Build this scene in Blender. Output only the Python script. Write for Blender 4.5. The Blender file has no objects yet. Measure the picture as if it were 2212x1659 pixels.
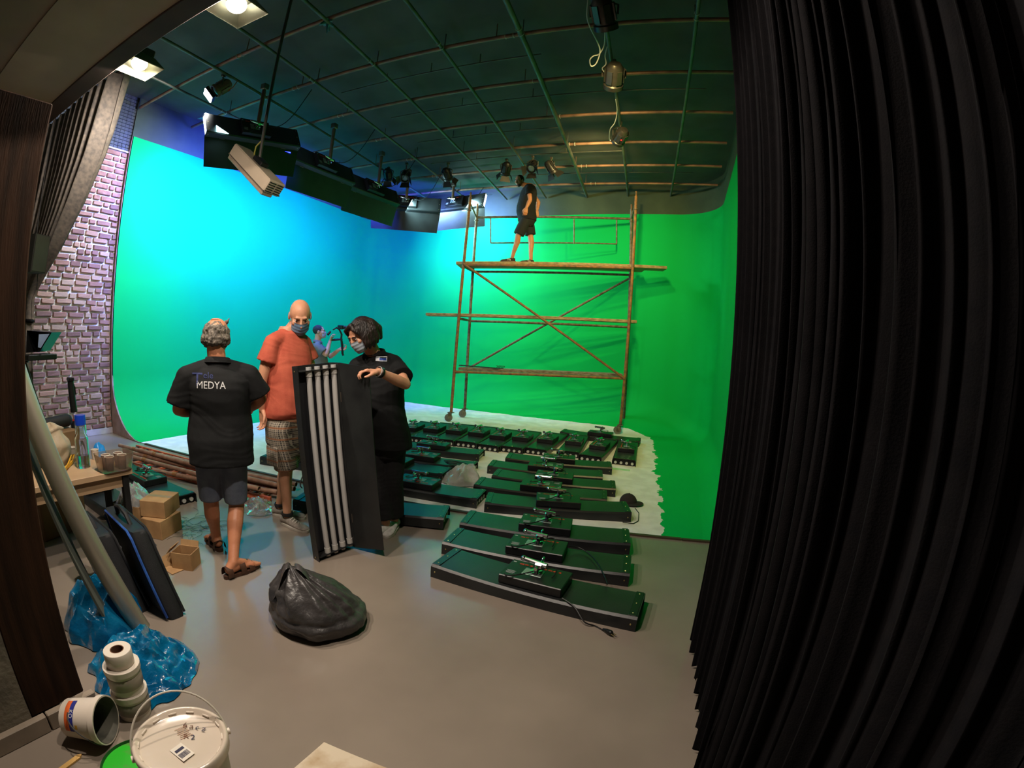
import bpy, bmesh, math, random
from mathutils import Vector, Matrix, noise
from mathutils.bvhtree import BVHTree
random.seed(7)
SC = bpy.context.scene
COL = SC.collection
V = Vector
PI = math.pi

# ------------------------------------------------------------------ camera
IMW, IMH = 2212.0, 1659.0
CF, CK, CAMH = 1011.883, 0.070, 1.60
YAW, PITCH, ROLL = math.radians(19.38), math.radians(-5.16), math.radians(3.67)
CAMR = (Matrix.Rotation(YAW, 3, 'Z') @ Matrix.Rotation(PITCH, 3, 'X')
        @ Matrix(((1, 0, 0), (0, 0, -1), (0, 1, 0))) @ Matrix.Rotation(ROLL, 3, 'Z'))
CAMP = V((0, 0, CAMH))
cd = bpy.data.cameras.new('camera')
cam = bpy.data.objects.new('camera', cd)
COL.objects.link(cam)
cam.matrix_world = Matrix.Translation(CAMP) @ CAMR.to_4x4()
cd.type = 'PANO'
cd.panorama_type = 'FISHEYE_LENS_POLYNOMIAL'
cd.sensor_fit = 'HORIZONTAL'
cd.sensor_width = 36.0
cd.sensor_height = 27.0
cd.fisheye_fov = math.radians(200)
cd.clip_start = 0.01
cd.clip_end = 100


def theta_of(rpx):
    t = rpx / CF
    for _ in range(20):
        t -= (CF * t * (1 + CK * t * t) - rpx) / (CF * (1 + 3 * CK * t * t))
    return t


def lens_poly():
    import numpy as np
    r = np.linspace(0, 1400, 281)
    th = np.array([theta_of(q) for q in r])
    mm = r * 36.0 / IMW
    A = np.stack([mm, mm ** 2, mm ** 3, mm ** 4], 1)
    return np.linalg.lstsq(A, th, rcond=None)[0]


_k = lens_poly()
cd.fisheye_polynomial_k0 = 0.0
cd.fisheye_polynomial_k1 = -float(_k[0])
cd.fisheye_polynomial_k2 = -float(_k[1])
cd.fisheye_polynomial_k3 = -float(_k[2])
cd.fisheye_polynomial_k4 = -float(_k[3])
SC.camera = cam

# pixel -> direction -> point on a known surface
def RAY(x, y):
    dx, dy = x - IMW / 2, y - IMH / 2
    r = math.hypot(dx, dy) or 1e-6
    t = theta_of(r)
    return CAMR @ V((math.sin(t) * dx / r, -math.sin(t) * dy / r, -math.cos(t)))


def FL(x, y, z=0.0):
    d = RAY(x, y)
    return CAMP + d * ((z - CAMH) / d.z)


def ATX(x, y, X):
    d = RAY(x, y)
    return CAMP + d * (X / d.x)


def PP(x, y, base, off=0.0):
    """point on the upright plane through base that faces the camera, off metres further back"""
    d = RAY(x, y)
    b = V((base[0], base[1]))
    n = b.normalized()
    return CAMP + d * ((b.length + off) / (d.x * n.x + d.y * n.y))


# ------------------------------------------------------------------ world, exposure
w = bpy.data.worlds.new('world')
SC.world = w
w.use_nodes = True
w.node_tree.nodes['Background'].inputs[0].default_value = (0.55, 0.5, 0.46, 1)
w.node_tree.nodes['Background'].inputs[1].default_value = 0.022
SC.view_settings.view_transform = 'Standard'
SC.view_settings.look = 'None'
SC.view_settings.gamma = 1
SC.view_settings.use_curve_mapping = False
SC.view_settings.exposure = 0.0
SC.cycles.max_bounces = 12
SC.cycles.diffuse_bounces = 3
SC.cycles.glossy_bounces = 3
SC.cycles.transmission_bounces = 12
SC.cycles.transparent_max_bounces = 12
SC.cycles.caustics_reflective = False
SC.cycles.caustics_refractive = False

# light levels (the lamps themselves are built further down)
P_DOWN = 155.0            # soffit downlights, warm white
C_DOWN = (1.0, 0.86, 0.72)
P_WALL = 270.0           # fluorescent banks, cool beam onto the wall
C_WALL = (0.02, 0.035, 1.0)
P_STAGE = 230.0          # warm fill added at the stage lamps to brighten scaffold and green wall
P_BRICK = 85.0           # small white panel turned to the brick wall
C_STAGE = (1.0, 0.80, 0.32)
STAGE_AIM = ((0.05, 0.78, -0.62), (-0.2, 0.85, -0.5), (-0.45, 0.85, -0.32))
P_FLOOD = 42.0           # the same banks, paler spill
C_FLOOD = (0.5, 0.9, 0.95)


def area(name, loc, direction, sx, sy, power, color, spread=180, parent=None):
    l = bpy.data.lights.new(name, 'AREA')
    l.shape = 'RECTANGLE'
    l.size, l.size_y = sx, sy
    l.energy = power
    l.color = color
    l.spread = math.radians(spread)
    o = bpy.data.objects.new(name, l)
    COL.objects.link(o)
    o.rotation_euler = V(direction).to_track_quat('-Z', 'Y').to_euler()
    o.location = loc
    if parent:
        o.parent = parent
    return o


# ------------------------------------------------------------------ helpers
def srgb(c):
    return tuple(((q / 255) / 12.92 if q / 255 <= 0.04045 else ((q / 255 + 0.055) / 1.055) ** 2.4) for q in c)


MATS = {}


def mat(name, rgb, rough=0.6, metal=0.0, rgb2=None, scale=6.0, detail=4.0, bump=0.0, bscale=40.0, spec=0.5,
        trans=0.0, alpha=1.0, emit=0.0, stretch=None, lo=0.35, hi=0.65, coat=0.0, ior=1.45):
    if name in MATS:
        return MATS[name]
    m = bpy.data.materials.new(name)
    m.use_nodes = True
    nt = m.node_tree
    b = nt.nodes['Principled BSDF']
    c1 = srgb(rgb) + (1,)
    c2 = (srgb(rgb2) if rgb2 else tuple(q * 0.8 for q in srgb(rgb))) + (1,)
    tc = nt.nodes.new('ShaderNodeTexCoord')
    src = tc.outputs['Object']
    if stretch:
        mp = nt.nodes.new('ShaderNodeMapping')
        mp.inputs['Scale'].default_value = stretch
        nt.links.new(src, mp.inputs[0])
        src = mp.outputs[0]
    n = nt.nodes.new('ShaderNodeTexNoise')
    n.inputs['Scale'].default_value = scale
    n.inputs['Detail'].default_value = detail
    nt.links.new(src, n.inputs['Vector'])
    r = nt.nodes.new('ShaderNodeValToRGB')
    r.color_ramp.elements[0].position = lo
    r.color_ramp.elements[0].color = c1
    r.color_ramp.elements[1].position = hi
    r.color_ramp.elements[1].color = c2
    nt.links.new(n.outputs['Fac'], r.inputs[0])
    nt.links.new(r.outputs[0], b.inputs['Base Color'])
    b.inputs['Roughness'].default_value = rough
    b.inputs['Metallic'].default_value = metal
    b.inputs['Specular IOR Level'].default_value = spec
    b.inputs['Transmission Weight'].default_value = trans
    b.inputs['IOR'].default_value = ior
    b.inputs['Alpha'].default_value = alpha
    b.inputs['Coat Weight'].default_value = coat
    if emit:
        nt.links.new(r.outputs[0], b.inputs['Emission Color'])
        b.inputs['Emission Strength'].default_value = emit
    if bump:
        n2 = nt.nodes.new('ShaderNodeTexNoise')
        n2.inputs['Scale'].default_value = bscale
        n2.inputs['Detail'].default_value = 3
        nt.links.new(src, n2.inputs['Vector'])
        bp = nt.nodes.new('ShaderNodeBump')
        bp.inputs['Strength'].default_value = min(1.0, bump)
        bp.inputs['Distance'].default_value = 0.02
        nt.links.new(n2.outputs['Fac'], bp.inputs['Height'])
        nt.links.new(bp.outputs[0], b.inputs['Normal'])
    MATS[name] = m
    return m


class MB:
    def __init__(s):
        s.v = []
        s.f = []

    def add(s, vs, fs):
        o = len(s.v)
        s.v += [V(q) for q in vs]
        s.f += [tuple(i + o for i in f) for f in fs]
        return s

    def box(s, c, size, R=None, ch=0.0):
        c = V(c)
        hx, hy, hz = size[0] / 2, size[1] / 2, size[2] / 2
        vs, fs = [], []
        if ch <= 0:
            for x in (-hx, hx):
                for y in (-hy, hy):
                    for z in (-hz, hz):
                        vs.append(V((x, y, z)))
            fs = [(0, 1, 3, 2), (4, 6, 7, 5), (0, 4, 5, 1), (2, 3, 7, 6), (0, 2, 6, 4), (1, 5, 7, 3)]
        else:
            idx = {}
            for sx in (-1, 1):
                for sy in (-1, 1):
                    for sz in (-1, 1):
                        for a in range(3):
                            p = [sx * (hx - ch), sy * (hy - ch), sz * (hz - ch)]
                            p[a] = (sx * hx, sy * hy, sz * hz)[a]
                            idx[(sx, sy, sz, a)] = len(vs)
                            vs.append(V(p))
            for a in range(3):
                b_, c_ = (a + 1) % 3, (a + 2) % 3
                for sa in (-1, 1):
                    q = []
                    for sb, sc in ((-1, -1), (1, -1), (1, 1), (-1, 1)):
                        k = [0, 0, 0]
                        k[a], k[b_], k[c_] = sa, sb, sc
                        q.append(idx[(k[0], k[1], k[2], a)])
                    fs.append(tuple(q if sa > 0 else q[::-1]))
                for sb in (-1, 1):
                    for sc in (-1, 1):
                        k0, k1 = [0, 0, 0], [0, 0, 0]
                        k0[a], k0[b_], k0[c_] = -1, sb, sc
                        k1[a], k1[b_], k1[c_] = 1, sb, sc
                        q = [idx[(*k0, b_)], idx[(*k1, b_)], idx[(*k1, c_)], idx[(*k0, c_)]]
                        fs.append(tuple(q if sb * sc > 0 else q[::-1]))
            for sx in (-1, 1):
                for sy in (-1, 1):
                    for sz in (-1, 1):
                        q = [idx[(sx, sy, sz, a)] for a in range(3)]
                        fs.append(tuple(q if sx * sy * sz > 0 else q[::-1]))
        if R is not None:
            vs = [R @ q for q in vs]
        return s.add([c + q for q in vs], fs)

    def cyl(s, p0, p1, r0, r1=None, seg=12, caps=True):
        p0, p1 = V(p0), V(p1)
        r1 = r0 if r1 is None else r1
        d = (p1 - p0).normalized()
        u = d.orthogonal().normalized()
        w_ = d.cross(u)
        vs = []
        for p, r in ((p0, r0), (p1, r1)):
            for i in range(seg):
                a = 2 * PI * i / seg
                vs.append(p + (u * math.cos(a) + w_ * math.sin(a)) * r)
        fs = [(i, (i + 1) % seg, seg + (i + 1) % seg, seg + i) for i in range(seg)]
        if caps:
            fs += [tuple(range(seg))[::-1], tuple(range(seg, 2 * seg))]
        return s.add(vs, fs)

    def tube(s, pts, r, seg=6, closed=False):
        pts = [V(p) for p in pts]
        n = len(pts)
        u = None
        vs = []
        for i, p in enumerate(pts):
            a = pts[(i - 1) % n] if (closed or i > 0) else p
            b = pts[(i + 1) % n] if (closed or i < n - 1) else p
            d = (b - a).normalized()
            if u is None:
                u = d.orthogonal().normalized()
            u = (u - d * u.dot(d)).normalized()
            w_ = d.cross(u)
            rr = r[i] if isinstance(r, (list, tuple)) else r
            for k in range(seg):
                t = 2 * PI * k / seg
                vs.append(p + (u * math.cos(t) + w_ * math.sin(t)) * rr)
        fs = []
        for i in range(n if closed else n - 1):
            j = (i + 1) % n
            for k in range(seg):
                fs.append((i * seg + k, i * seg + (k + 1) % seg, j * seg + (k + 1) % seg, j * seg + k))
        if not closed:
            fs += [tuple(range(seg))[::-1], tuple(range((n - 1) * seg, n * seg))]
        return s.add(vs, fs)

    def ball(s, c, r, R=None, seg=16, rings=10):
        r = (r, r, r) if isinstance(r, (int, float)) else r
        c = V(c)
        vs = [V((0, 0, -r[2]))]
        for j in range(1, rings):
            t = -PI / 2 + PI * j / rings
            for i in range(seg):
                a = 2 * PI * i / seg
                vs.append(V((r[0] * math.cos(t) * math.cos(a), r[1] * math.cos(t) * math.sin(a), r[2] * math.sin(t))))
        vs.append(V((0, 0, r[2])))
        fs = []
        for i in range(seg):
            fs.append((0, 1 + (i + 1) % seg, 1 + i))
            for j in range(rings - 2):
                a = 1 + j * seg
                fs.append((a + i, a + (i + 1) % seg, a + seg + (i + 1) % seg, a + seg + i))
            a = 1 + (rings - 2) * seg
            fs.append((a + i, a + (i + 1) % seg, len(vs) - 1))
        if R is not None:
            vs = [R @ q for q in vs]
        return s.add([c + q for q in vs], fs)

    def cap(s, p0, p1, r0, r1=None, seg=14):
        r1 = r0 if r1 is None else r1
        s.cyl(p0, p1, r0, r1, seg)
        s.ball(p0, r0, seg=seg, rings=8)
        s.ball(p1, r1, seg=seg, rings=8)
        return s

    def chain(s, pts, rs):
        for i in range(len(pts) - 1):
            s.cap(pts[i], pts[i + 1], rs[i], rs[i + 1])
        return s

    def loft(s, rings, closed_ring=True, caps=True):
        n = len(rings[0])
        vs = [q for r in rings for q in r]
        fs = []
        for j in range(len(rings) - 1):
            for i in range(n if closed_ring else n - 1):
                k = (i + 1) % n
                fs.append((j * n + i, j * n + k, (j + 1) * n + k, (j + 1) * n + i))
        if caps:
            fs += [tuple(range(n))[::-1], tuple(range((len(rings) - 1) * n, len(rings) * n))]
        return s.add(vs, fs)

    def lathe(s, prof, c=(0, 0, 0), R=None, seg=24, caps=False):
        rings = []
        for r, z in prof:
            ring = []
            for i in range(seg):
                a = 2 * PI * i / seg
                q = V((r * math.cos(a), r * math.sin(a), z))
                ring.append(V(c) + (R @ q if R is not None else q))
            rings.append(ring)
        return s.loft(rings, True, caps)

    def grid(s, fn, nu, nv):
        vs = [V(fn(i / nu, j / nv)) for j in range(nv + 1) for i in range(nu + 1)]
        w_ = nu + 1
        fs = [(j * w_ + i, j * w_ + i + 1, (j + 1) * w_ + i + 1, (j + 1) * w_ + i) for j in range(nv) for i in range(nu)]
        return s.add(vs, fs)

    def xf(s, M):
        s.v = [M @ q for q in s.v]
        return s

    def mesh(s, name, m, smooth=40):
        me = bpy.data.meshes.new(name)
        me.from_pydata([tuple(q) for q in s.v], [], s.f)
        me.validate()
        finish(me, m, smooth)
        return me

    def build(s, name, m, parent=None, smooth=40, loc=None):
        return link(name, s.mesh(name, m, smooth), parent, loc)


def finish(me, m, smooth=40):
    if m is not None:
        me.materials.append(m)
    if smooth:
        me.polygons.foreach_set('use_smooth', [True] * len(me.polygons))
        if smooth < 180:
            me.set_sharp_from_angle(angle=math.radians(smooth))
    me.update()


def link(name, me, parent=None, loc=None):
    o = bpy.data.objects.new(name, me)
    COL.objects.link(o)
    if parent:
        o.parent = parent
    if loc is not None:
        o.location = loc
    return o


def thing(name, label, cat, loc=(0, 0, 0), rotz=0.0, group=None):
    o = bpy.data.objects.new(name, None)
    o.empty_display_size = 0.05
    COL.objects.link(o)
    o.location = loc
    o.rotation_euler = (0, 0, rotz)
    return tag(o, label, cat, group)


def tag(o, label, cat, group=None):
    o['label'] = label
    o['category'] = cat
    if group:
        o['group'] = group
    return o


def struct(o, label=None):
    o['kind'] = 'structure'
    if label:
        o['label'] = label
        o['category'] = label.split()[-1]
    return o


def kids(o):
    return [c for c in bpy.data.objects if c.parent == o]


def copy_tree(o, parent=None, children=None):
    c = o.copy()
    COL.objects.link(c)
    c.parent = parent
    for ch in children[o.name] if children else kids(o):
        copy_tree(ch, c, children)
    return c


def remesh(mb, voxel, smooth=3, disp=None):
    me = bpy.data.meshes.new('tmp')
    me.from_pydata([tuple(q) for q in mb.v], [], mb.f)
    ob = bpy.data.objects.new('tmp', me)
    COL.objects.link(ob)
    r = ob.modifiers.new('r', 'REMESH')
    r.mode = 'VOXEL'
    r.voxel_size = voxel
    if smooth:
        s = ob.modifiers.new('s', 'SMOOTH')
        s.factor = 0.5
        s.iterations = smooth
    dg = bpy.context.evaluated_depsgraph_get()
    out = bpy.data.meshes.new_from_object(ob.evaluated_get(dg))
    bpy.data.objects.remove(ob)
    bpy.data.meshes.remove(me)
    if disp:
        co = [v.co.copy() for v in out.vertices]
        nr = [q.vector.copy() for q in out.vertex_normals]
        flat = []
        for p, q in zip(co, nr):
            flat.extend(p + q * disp(p))
        out.vertices.foreach_set('co', flat)
        out.update()
    return out


def noise3(p, s):
    return noise.noise(V(p) * s)


def text_mesh(body, size, align='LEFT', bold=0.0):
    cu = bpy.data.curves.new('txt', 'FONT')
    cu.body = body
    cu.size = size
    cu.align_x = align
    cu.offset = bold
    cu.resolution_u = 3
    ob = bpy.data.objects.new('txt', cu)
    COL.objects.link(ob)
    dg = bpy.context.evaluated_depsgraph_get()
    me = bpy.data.meshes.new_from_object(ob.evaluated_get(dg))
    mb = MB()
    mb.add([v.co.copy() for v in me.vertices], [tuple(p.vertices) for p in me.polygons])
    bpy.data.objects.remove(ob)
    bpy.data.curves.remove(cu)
    bpy.data.meshes.remove(me)
    return mb

# ================================================================== setting
ZC = 0.006      # painted cyclorama floor sits this much above the studio floor
CEIL = 5.06
PIPEZ = 4.87
CYT = 4.42      # top of the cyclorama

M_floor = mat('grey_epoxy', (140, 128, 116), rough=0.2, rgb2=(126, 115, 104), scale=1.3, bump=0.02, bscale=9, spec=0.55)
M_ceil = mat('black_ceiling_cloth', (92, 91, 85), rough=0.95, rgb2=(80, 79, 74), scale=2.0, bump=0.2, bscale=5)
M_band = mat('dark_wall_cloth', (72, 82, 60), rough=0.9, rgb2=(62, 72, 52), scale=3.0)
M_conc = mat('bare_concrete', (120, 112, 98), rough=0.85, rgb2=(92, 86, 76), scale=5, bump=0.25, bscale=30)
M_soff = mat('soffit_plaster', (150, 134, 114), rough=0.85, rgb2=(140, 124, 106), scale=3)
M_soff2 = mat('lintel_plaster', (164, 148, 128), rough=0.85, rgb2=(154, 138, 120), scale=3)
M_wood = mat('dark_stained_wood', (52, 34, 23), rough=0.7, rgb2=(33, 22, 15), scale=4, stretch=(6, 6, 0.5), bump=0.12, bscale=30, spec=0.12)
M_beam = mat('dark_beam', (74, 58, 50), rough=0.8, rgb2=(62, 49, 43), scale=4)
M_stone = mat('skirting_stone', (150, 136, 120), rough=0.5, rgb2=(128, 116, 102), scale=7)
M_steel = mat('strip_steel', (120, 110, 100), rough=0.45, metal=0.8)

# studio floor
mb = MB()
mb.box((-3.0, 4.0, -0.05), (9.6, 13.0, 0.1))
struct(mb.build('floor', M_floor, smooth=0), 'glossy grey epoxy studio floor')


# paint on the cyclorama: chroma green with the middle of the floor left white
def cyc_material():
    m = bpy.data.materials.new('chroma_paint')
    m.use_nodes = True
    nt = m.node_tree
    L = nt.links.new
    b = nt.nodes['Principled BSDF']
    b.inputs['Roughness'].default_value = 0.75
    b.inputs['Specular IOR Level'].default_value = 0.1
    g = nt.nodes.new('ShaderNodeNewGeometry')
    sp = nt.nodes.new('ShaderNodeSeparateXYZ')
    L(g.outputs['Position'], sp.inputs[0])

    def M(op, a, b_):
        n = nt.nodes.new('ShaderNodeMath')
        n.operation = op
        for i, q in enumerate((a, b_)):
            if isinstance(q, (int, float)):
                n.inputs[i].default_value = q
            else:
                L(q, n.inputs[i])
        return n.outputs[0]
    X, Y, Z = sp.outputs
    n1 = nt.nodes.new('ShaderNodeTexNoise')
    n1.inputs['Scale'].default_value = 5.0
    n1.inputs['Detail'].default_value = 6
    L(g.outputs['Position'], n1.inputs['Vector'])
    n2 = nt.nodes.new('ShaderNodeTexNoise')
    n2.inputs['Scale'].default_value = 1.1
    L(g.outputs['Position'], n2.inputs['Vector'])
    wob = M('MULTIPLY', M('SUBTRACT', n1.outputs['Fac'], 0.5), 0.30)
    wob2 = M('MULTIPLY', M('SUBTRACT', n1.outputs['Fac'], 0.5), 0.06)
    dl = M('ADD', M('SUBTRACT', -6.45, X), wob2)
    dr = M('ADD', M('SUBTRACT', X, M('SUBTRACT', 0.40, M('MULTIPLY', Y, 0.075))), wob)
    db = M('ADD', M('SUBTRACT', Y, M('SUBTRACT', 9.13, M('MULTIPLY', X, 0.03))), wob2)
    # rounded far right corner
    rr = M('SUBTRACT', M('SQRT', M('ADD', M('POWER', M('MAXIMUM', M('ADD', dr, 0.6), 0.0), 2.0),
                                   M('POWER', M('MAXIMUM', M('ADD', db, 0.6), 0.0), 2.0)), 0.0), 0.6)
    d = M('MAXIMUM', dl, rr)
    hi = M('GREATER_THAN', Z, 0.25)
    isg = M('MAXIMUM', M('GREATER_THAN', d, 0.0), hi)
    # two roller patches of green on the white
    mixg = nt.nodes.new('ShaderNodeValToRGB')
    mixg.color_ramp.elements[0].color = (0.002, 0.43, 0.075, 1)
    mixg.color_ramp.elements[1].color = (0.002, 0.47, 0.085, 1)
    L(n2.outputs['Fac'], mixg.inputs[0])
    wh = nt.nodes.new('ShaderNodeValToRGB')
    wh.color_ramp.elements[0].position = 0.42
    wh.color_ramp.elements[0].color = srgb((222, 220, 210)) + (1,)
    wh.color_ramp.elements[1].position = 0.62
    wh.color_ramp.elements[1].color = srgb((236, 234, 226)) + (1,)
    L(n1.outputs['Fac'], wh.inputs[0])
    mx = nt.nodes.new('ShaderNodeMix')
    mx.data_type = 'RGBA'
    L(isg, mx.inputs['Factor'])
    L(wh.outputs[0], mx.inputs['A'])
    L(mixg.outputs[0], mx.inputs['B'])
    L(mx.outputs['Result'], b.inputs['Base Color'])
    return m


M_cyc = cyc_material()


def fillet(pts, rad, n=12):
    out = [V(pts[0])]
    for i in range(1, len(pts) - 1):
        p, a, b = V(pts[i]), V(pts[i - 1]), V(pts[i + 1])
        d1, d2 = (p - a).normalized(), (b - p).normalized()
        ang = d1.angle(d2)
        t = rad * math.tan(ang / 2)
        s, e = p - d1 * t, p + d2 * t
        nrm = V((d1.y, -d1.x))
        c = s + nrm * rad
        for k in range(n + 1):
            q = -ang * k / n
            v = s - c
            out.append(c + V((v.x * math.cos(q) - v.y * math.sin(q), v.x * math.sin(q) + v.y * math.cos(q))))
    out.append(V(pts[-1]))
    return out


def dense(path, step=0.4):
    o = [path[0]]
    for a, b in zip(path, path[1:]):
        n = max(1, int((b - a).length / step))
        for k in range(1, n + 1):
            o.append(a.lerp(b, k / n))
    return o


CYP = dense(fillet([(-7.3, 3.2), (-7.3, 9.98), (0.78, 9.58), (0.74, 4.03)], 0.9))


def cnormal(i):
    a, b = CYP[max(0, i - 1)], CYP[min(len(CYP) - 1, i + 1)]
    d = (b - a).normalized()
    return V((d.y, -d.x))


def cyc_profile(rc, n=9):
    pr = [(rc * (1 - math.sin(PI / 2 * k / n)), rc * (1 - math.cos(PI / 2 * k / n)) + ZC) for k in range(n + 1)]
    return pr + [(0, rc + (CYT - rc) * k / 6) for k in range(1, 7)]


rings = []
for i, p in enumerate(CYP):
    nn = cnormal(i)
    t = min(1, max(0, (p.x + 0.6) / 1.2)) if p.y > 5 else (1 if p.x > 0 else 0)
    if p.x > 0.6:
        t = 1
    rc = 0.85 * (1 - t) + 0.30 * t
    ring = [V((p.x + nn.x * o, p.y + nn.y * o, z)) for o, z in cyc_profile(rc)]
    ring += [V((p.x - nn.x * 0.05, p.y - nn.y * 0.05, CYT)), V((p.x - nn.x * 0.05, p.y - nn.y * 0.05, 0.0))]
    rings.append(ring)
mb = MB()
mb.loft(rings, False, False)
cycw = struct(mb.build('wall_cyclorama', M_cyc, smooth=60), 'curved chroma green cyclorama wall')
# plywood profile at the near end of the left wing
mb = MB()
pr = cyc_profile(0.85)
face = [V((-7.3 + o, 3.195, z)) for o, z in pr] + [V((-7.35, 3.195, CYT)), V((-7.35, 3.195, 0))]
back = [q + V((0, 0.02, 0)) for q in face]
n = len(face)
mb.add(face + back, [tuple(range(n)), tuple(range(n, 2 * n))[::-1]] + [(i, n + i, n + (i + 1) % n, (i + 1) % n) for i in range(n)])
mb.build('end_panel', mat('end_plywood', (186, 158, 140), rough=0.7, rgb2=(165, 138, 120), scale=8), cycw, smooth=0)

# cyclorama floor plate with the steel edge strip
A0, A1 = V((-6.47, 3.22)), V((0.56, 4.05))
mb = MB()
ol = [V((-7.3, 3.2))] + [A0, A1, V((0.74, 4.05))] + [CYP[i] for i in range(len(CYP) - 1, -1, -1)]
mb.add([V((p.x, p.y, ZC)) for p in ol], [tuple(range(len(ol)))])
fc = struct(mb.build('floor_cyclorama', M_cyc, smooth=0), 'white and green painted cyclorama floor')
_g = FL(1340, 1014, ZC)
MB().box((_g.x, _g.y, ZC + 0.0006), (0.26, 0.09, 0.001), Matrix.Rotation(0.1, 3, 'Z')).build('paint_swatch', mat('thin_green_paint', (150, 214, 140), rough=0.7, rgb2=(190, 220, 176), scale=12), fc, 0)
d = (A1 - A0).normalized()
nrm = V((d.y, -d.x))
mb = MB()
for k, (s0, s1, off) in enumerate(((0.02, 0.40, 0), (0.401, 0.72, 0.002), (0.721, 0.955, 0), (0.956, 0.999, 0.006))):
    a, b = A0.lerp(A1, s0), A0.lerp(A1, s1)
    c = (a + b) / 2 + nrm * (0.012 + off)
    mb.box((c.x, c.y, 0.008), ((b - a).length, 0.035, 0.016), Matrix.Rotation(math.atan2(d.y, d.x), 3, 'Z'))
struct(mb.build('trim_1', mat('edge_strip', (92, 76, 62), rough=0.5, metal=0.3, rgb2=(60, 50, 42), scale=3), smooth=0), 'dark metal strip edging the white floor trim')

# dark cloth band above the cyclorama, and upper walls
rings = []
for i, p in enumerate(CYP):
    nn = cnormal(i)
    rings.append([V((p.x - nn.x * o, p.y - nn.y * o, z)) for o, z in ((0.02, CYT - 0.02), (0.02, 4.62 + 0.02 * math.sin(i)), (0.03, CEIL))])
mb = MB()
mb.loft(rings, False, False)
struct(mb.build('wall_upper_band', M_band, smooth=60), 'dark cloth wall band above the green wall')

# ceiling
mb = MB()
mb.box((-3.0, 5.6, CEIL + 0.05), (9.0, 9.2, 0.1))
struct(mb.build('ceiling', M_ceil, smooth=0), 'black cloth covered studio ceiling')

# outer walls (mostly unseen)
mb = MB()
mb.box((-7.45, 1.8, 2.5), (0.14, 2.79, 5.1))
wl = struct(mb.build('wall_left', mat('white_mortar', (216, 207, 198), rough=0.9, rgb2=(192, 183, 174), scale=20, bump=0.4, bscale=60), smooth=0), 'brick faced left wall')
mb = MB()
mb.box((-4.75, 0.36, 1.18), (5.4, 0.1, 2.36))
struct(mb.build('wall_front', M_conc, smooth=0), 'plain front wall')
mb = MB()
mb.box((1.55, 1.2, 2.5), (0.1, 6.4, 5.1))
struct(mb.build('wall_right', mat('black_wall', (26, 25, 28), rough=0.9), smooth=0), 'black right wall')
mb = MB()
mb.box((-0.3, -2.05, 1.6), (3.7, 0.1, 3.2))
struct(mb.build('wall_rear', M_conc, smooth=0), 'rear entrance wall')
mb = MB()
mb.box((-2.06, -0.87, 1.18), (0.12, 2.27, 2.36))
struct(mb.build('wall_entrance', M_conc, smooth=0), 'bare concrete entrance wall')
mb = MB()
mb.box((-2.06, 0.393, 1.242), (0.12, 0.256, 2.32), ch=0.006)
struct(mb.build('trim_2', M_wood, smooth=0), 'dark stained wooden door jamb trim')
bb = thing('baseboard_left', 'worn stone baseboard', 'baseboard', (-1.985, 0, 0))
bb['kind'] = 'structure'
y = 0.56
for k, ln in enumerate((0.24, 0.42, 0.4, 0.4)):
    MB().box((0.0, y - ln / 2, 0.041), (0.035, ln - 0.006, 0.082), ch=0.004).build('skirting_tile', M_stone, bb, smooth=0)
    y -= ln

# lintel over the entrance: plaster soffit, a seam, the dark beam and the fascia above it
mb = MB()
mb.box((-3.0, -0.76, 3.15), (9.0, 2.56, 0.1))
struct(mb.build('ceiling_entrance', M_soff, smooth=0), 'low plaster entrance ceiling')
mb = MB()
mb.box((-3.0, 0.735, 3.14), (9.0, 0.43, 0.1))
struct(mb.build('ceiling_lintel', M_soff2, smooth=0), 'plaster underside of the entrance lintel')
mb = MB()
mb.box((-3.5, 1.01, 3.16), (7.6, 0.12, 0.16), ch=0.004)
struct(mb.build('trim_3', M_beam, smooth=0), 'dark beam trim along the entrance lintel')
mb = MB()
mb.box((-3.5, 1.02, 4.15), (7.6, 0.06, 1.82))
struct(mb.build('wall_fascia', M_ceil, smooth=0), 'dark fascia wall')

# ------------------------------------------------------------------ bricks
BC = [((172, 124, 104), (144, 100, 84)), ((156, 110, 96), (128, 90, 80)), ((182, 140, 114), (154, 114, 94)),
      ((148, 106, 94), (120, 86, 78)), ((192, 154, 128), (164, 130, 108)), ((166, 114, 92), (180, 142, 118))]
BM = [mat('brick_%d' % i, a, rough=0.9, rgb2=b, scale=14, bump=0.35, bscale=55) for i, (a, b) in enumerate(BC)]


def brick_mesh(i):
    rnd = random.Random(i)
    mb = MB().box((0, 0, 0), (0.05, 1, 1), ch=0.014)
    for v in mb.v:
        # box chamfer is in metres for depth only: squeeze the rounding along length and height
        v.y = math.copysign(0.5 - (0.5 - abs(v.y)) * (3.2 if abs(v.y) < 0.499 else 1), v.y)
        v.z = math.copysign(0.5 - (0.5 - abs(v.z)) * (7 if abs(v.z) < 0.499 else 1), v.z)
        v.y += rnd.uniform(-0.022, 0.022)
        v.z += rnd.uniform(-0.075, 0.075)
        v.x += rnd.uniform(-0.006, 0.006)
    return mb.mesh('brick', BM[i % len(BM)], 25)


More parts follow.
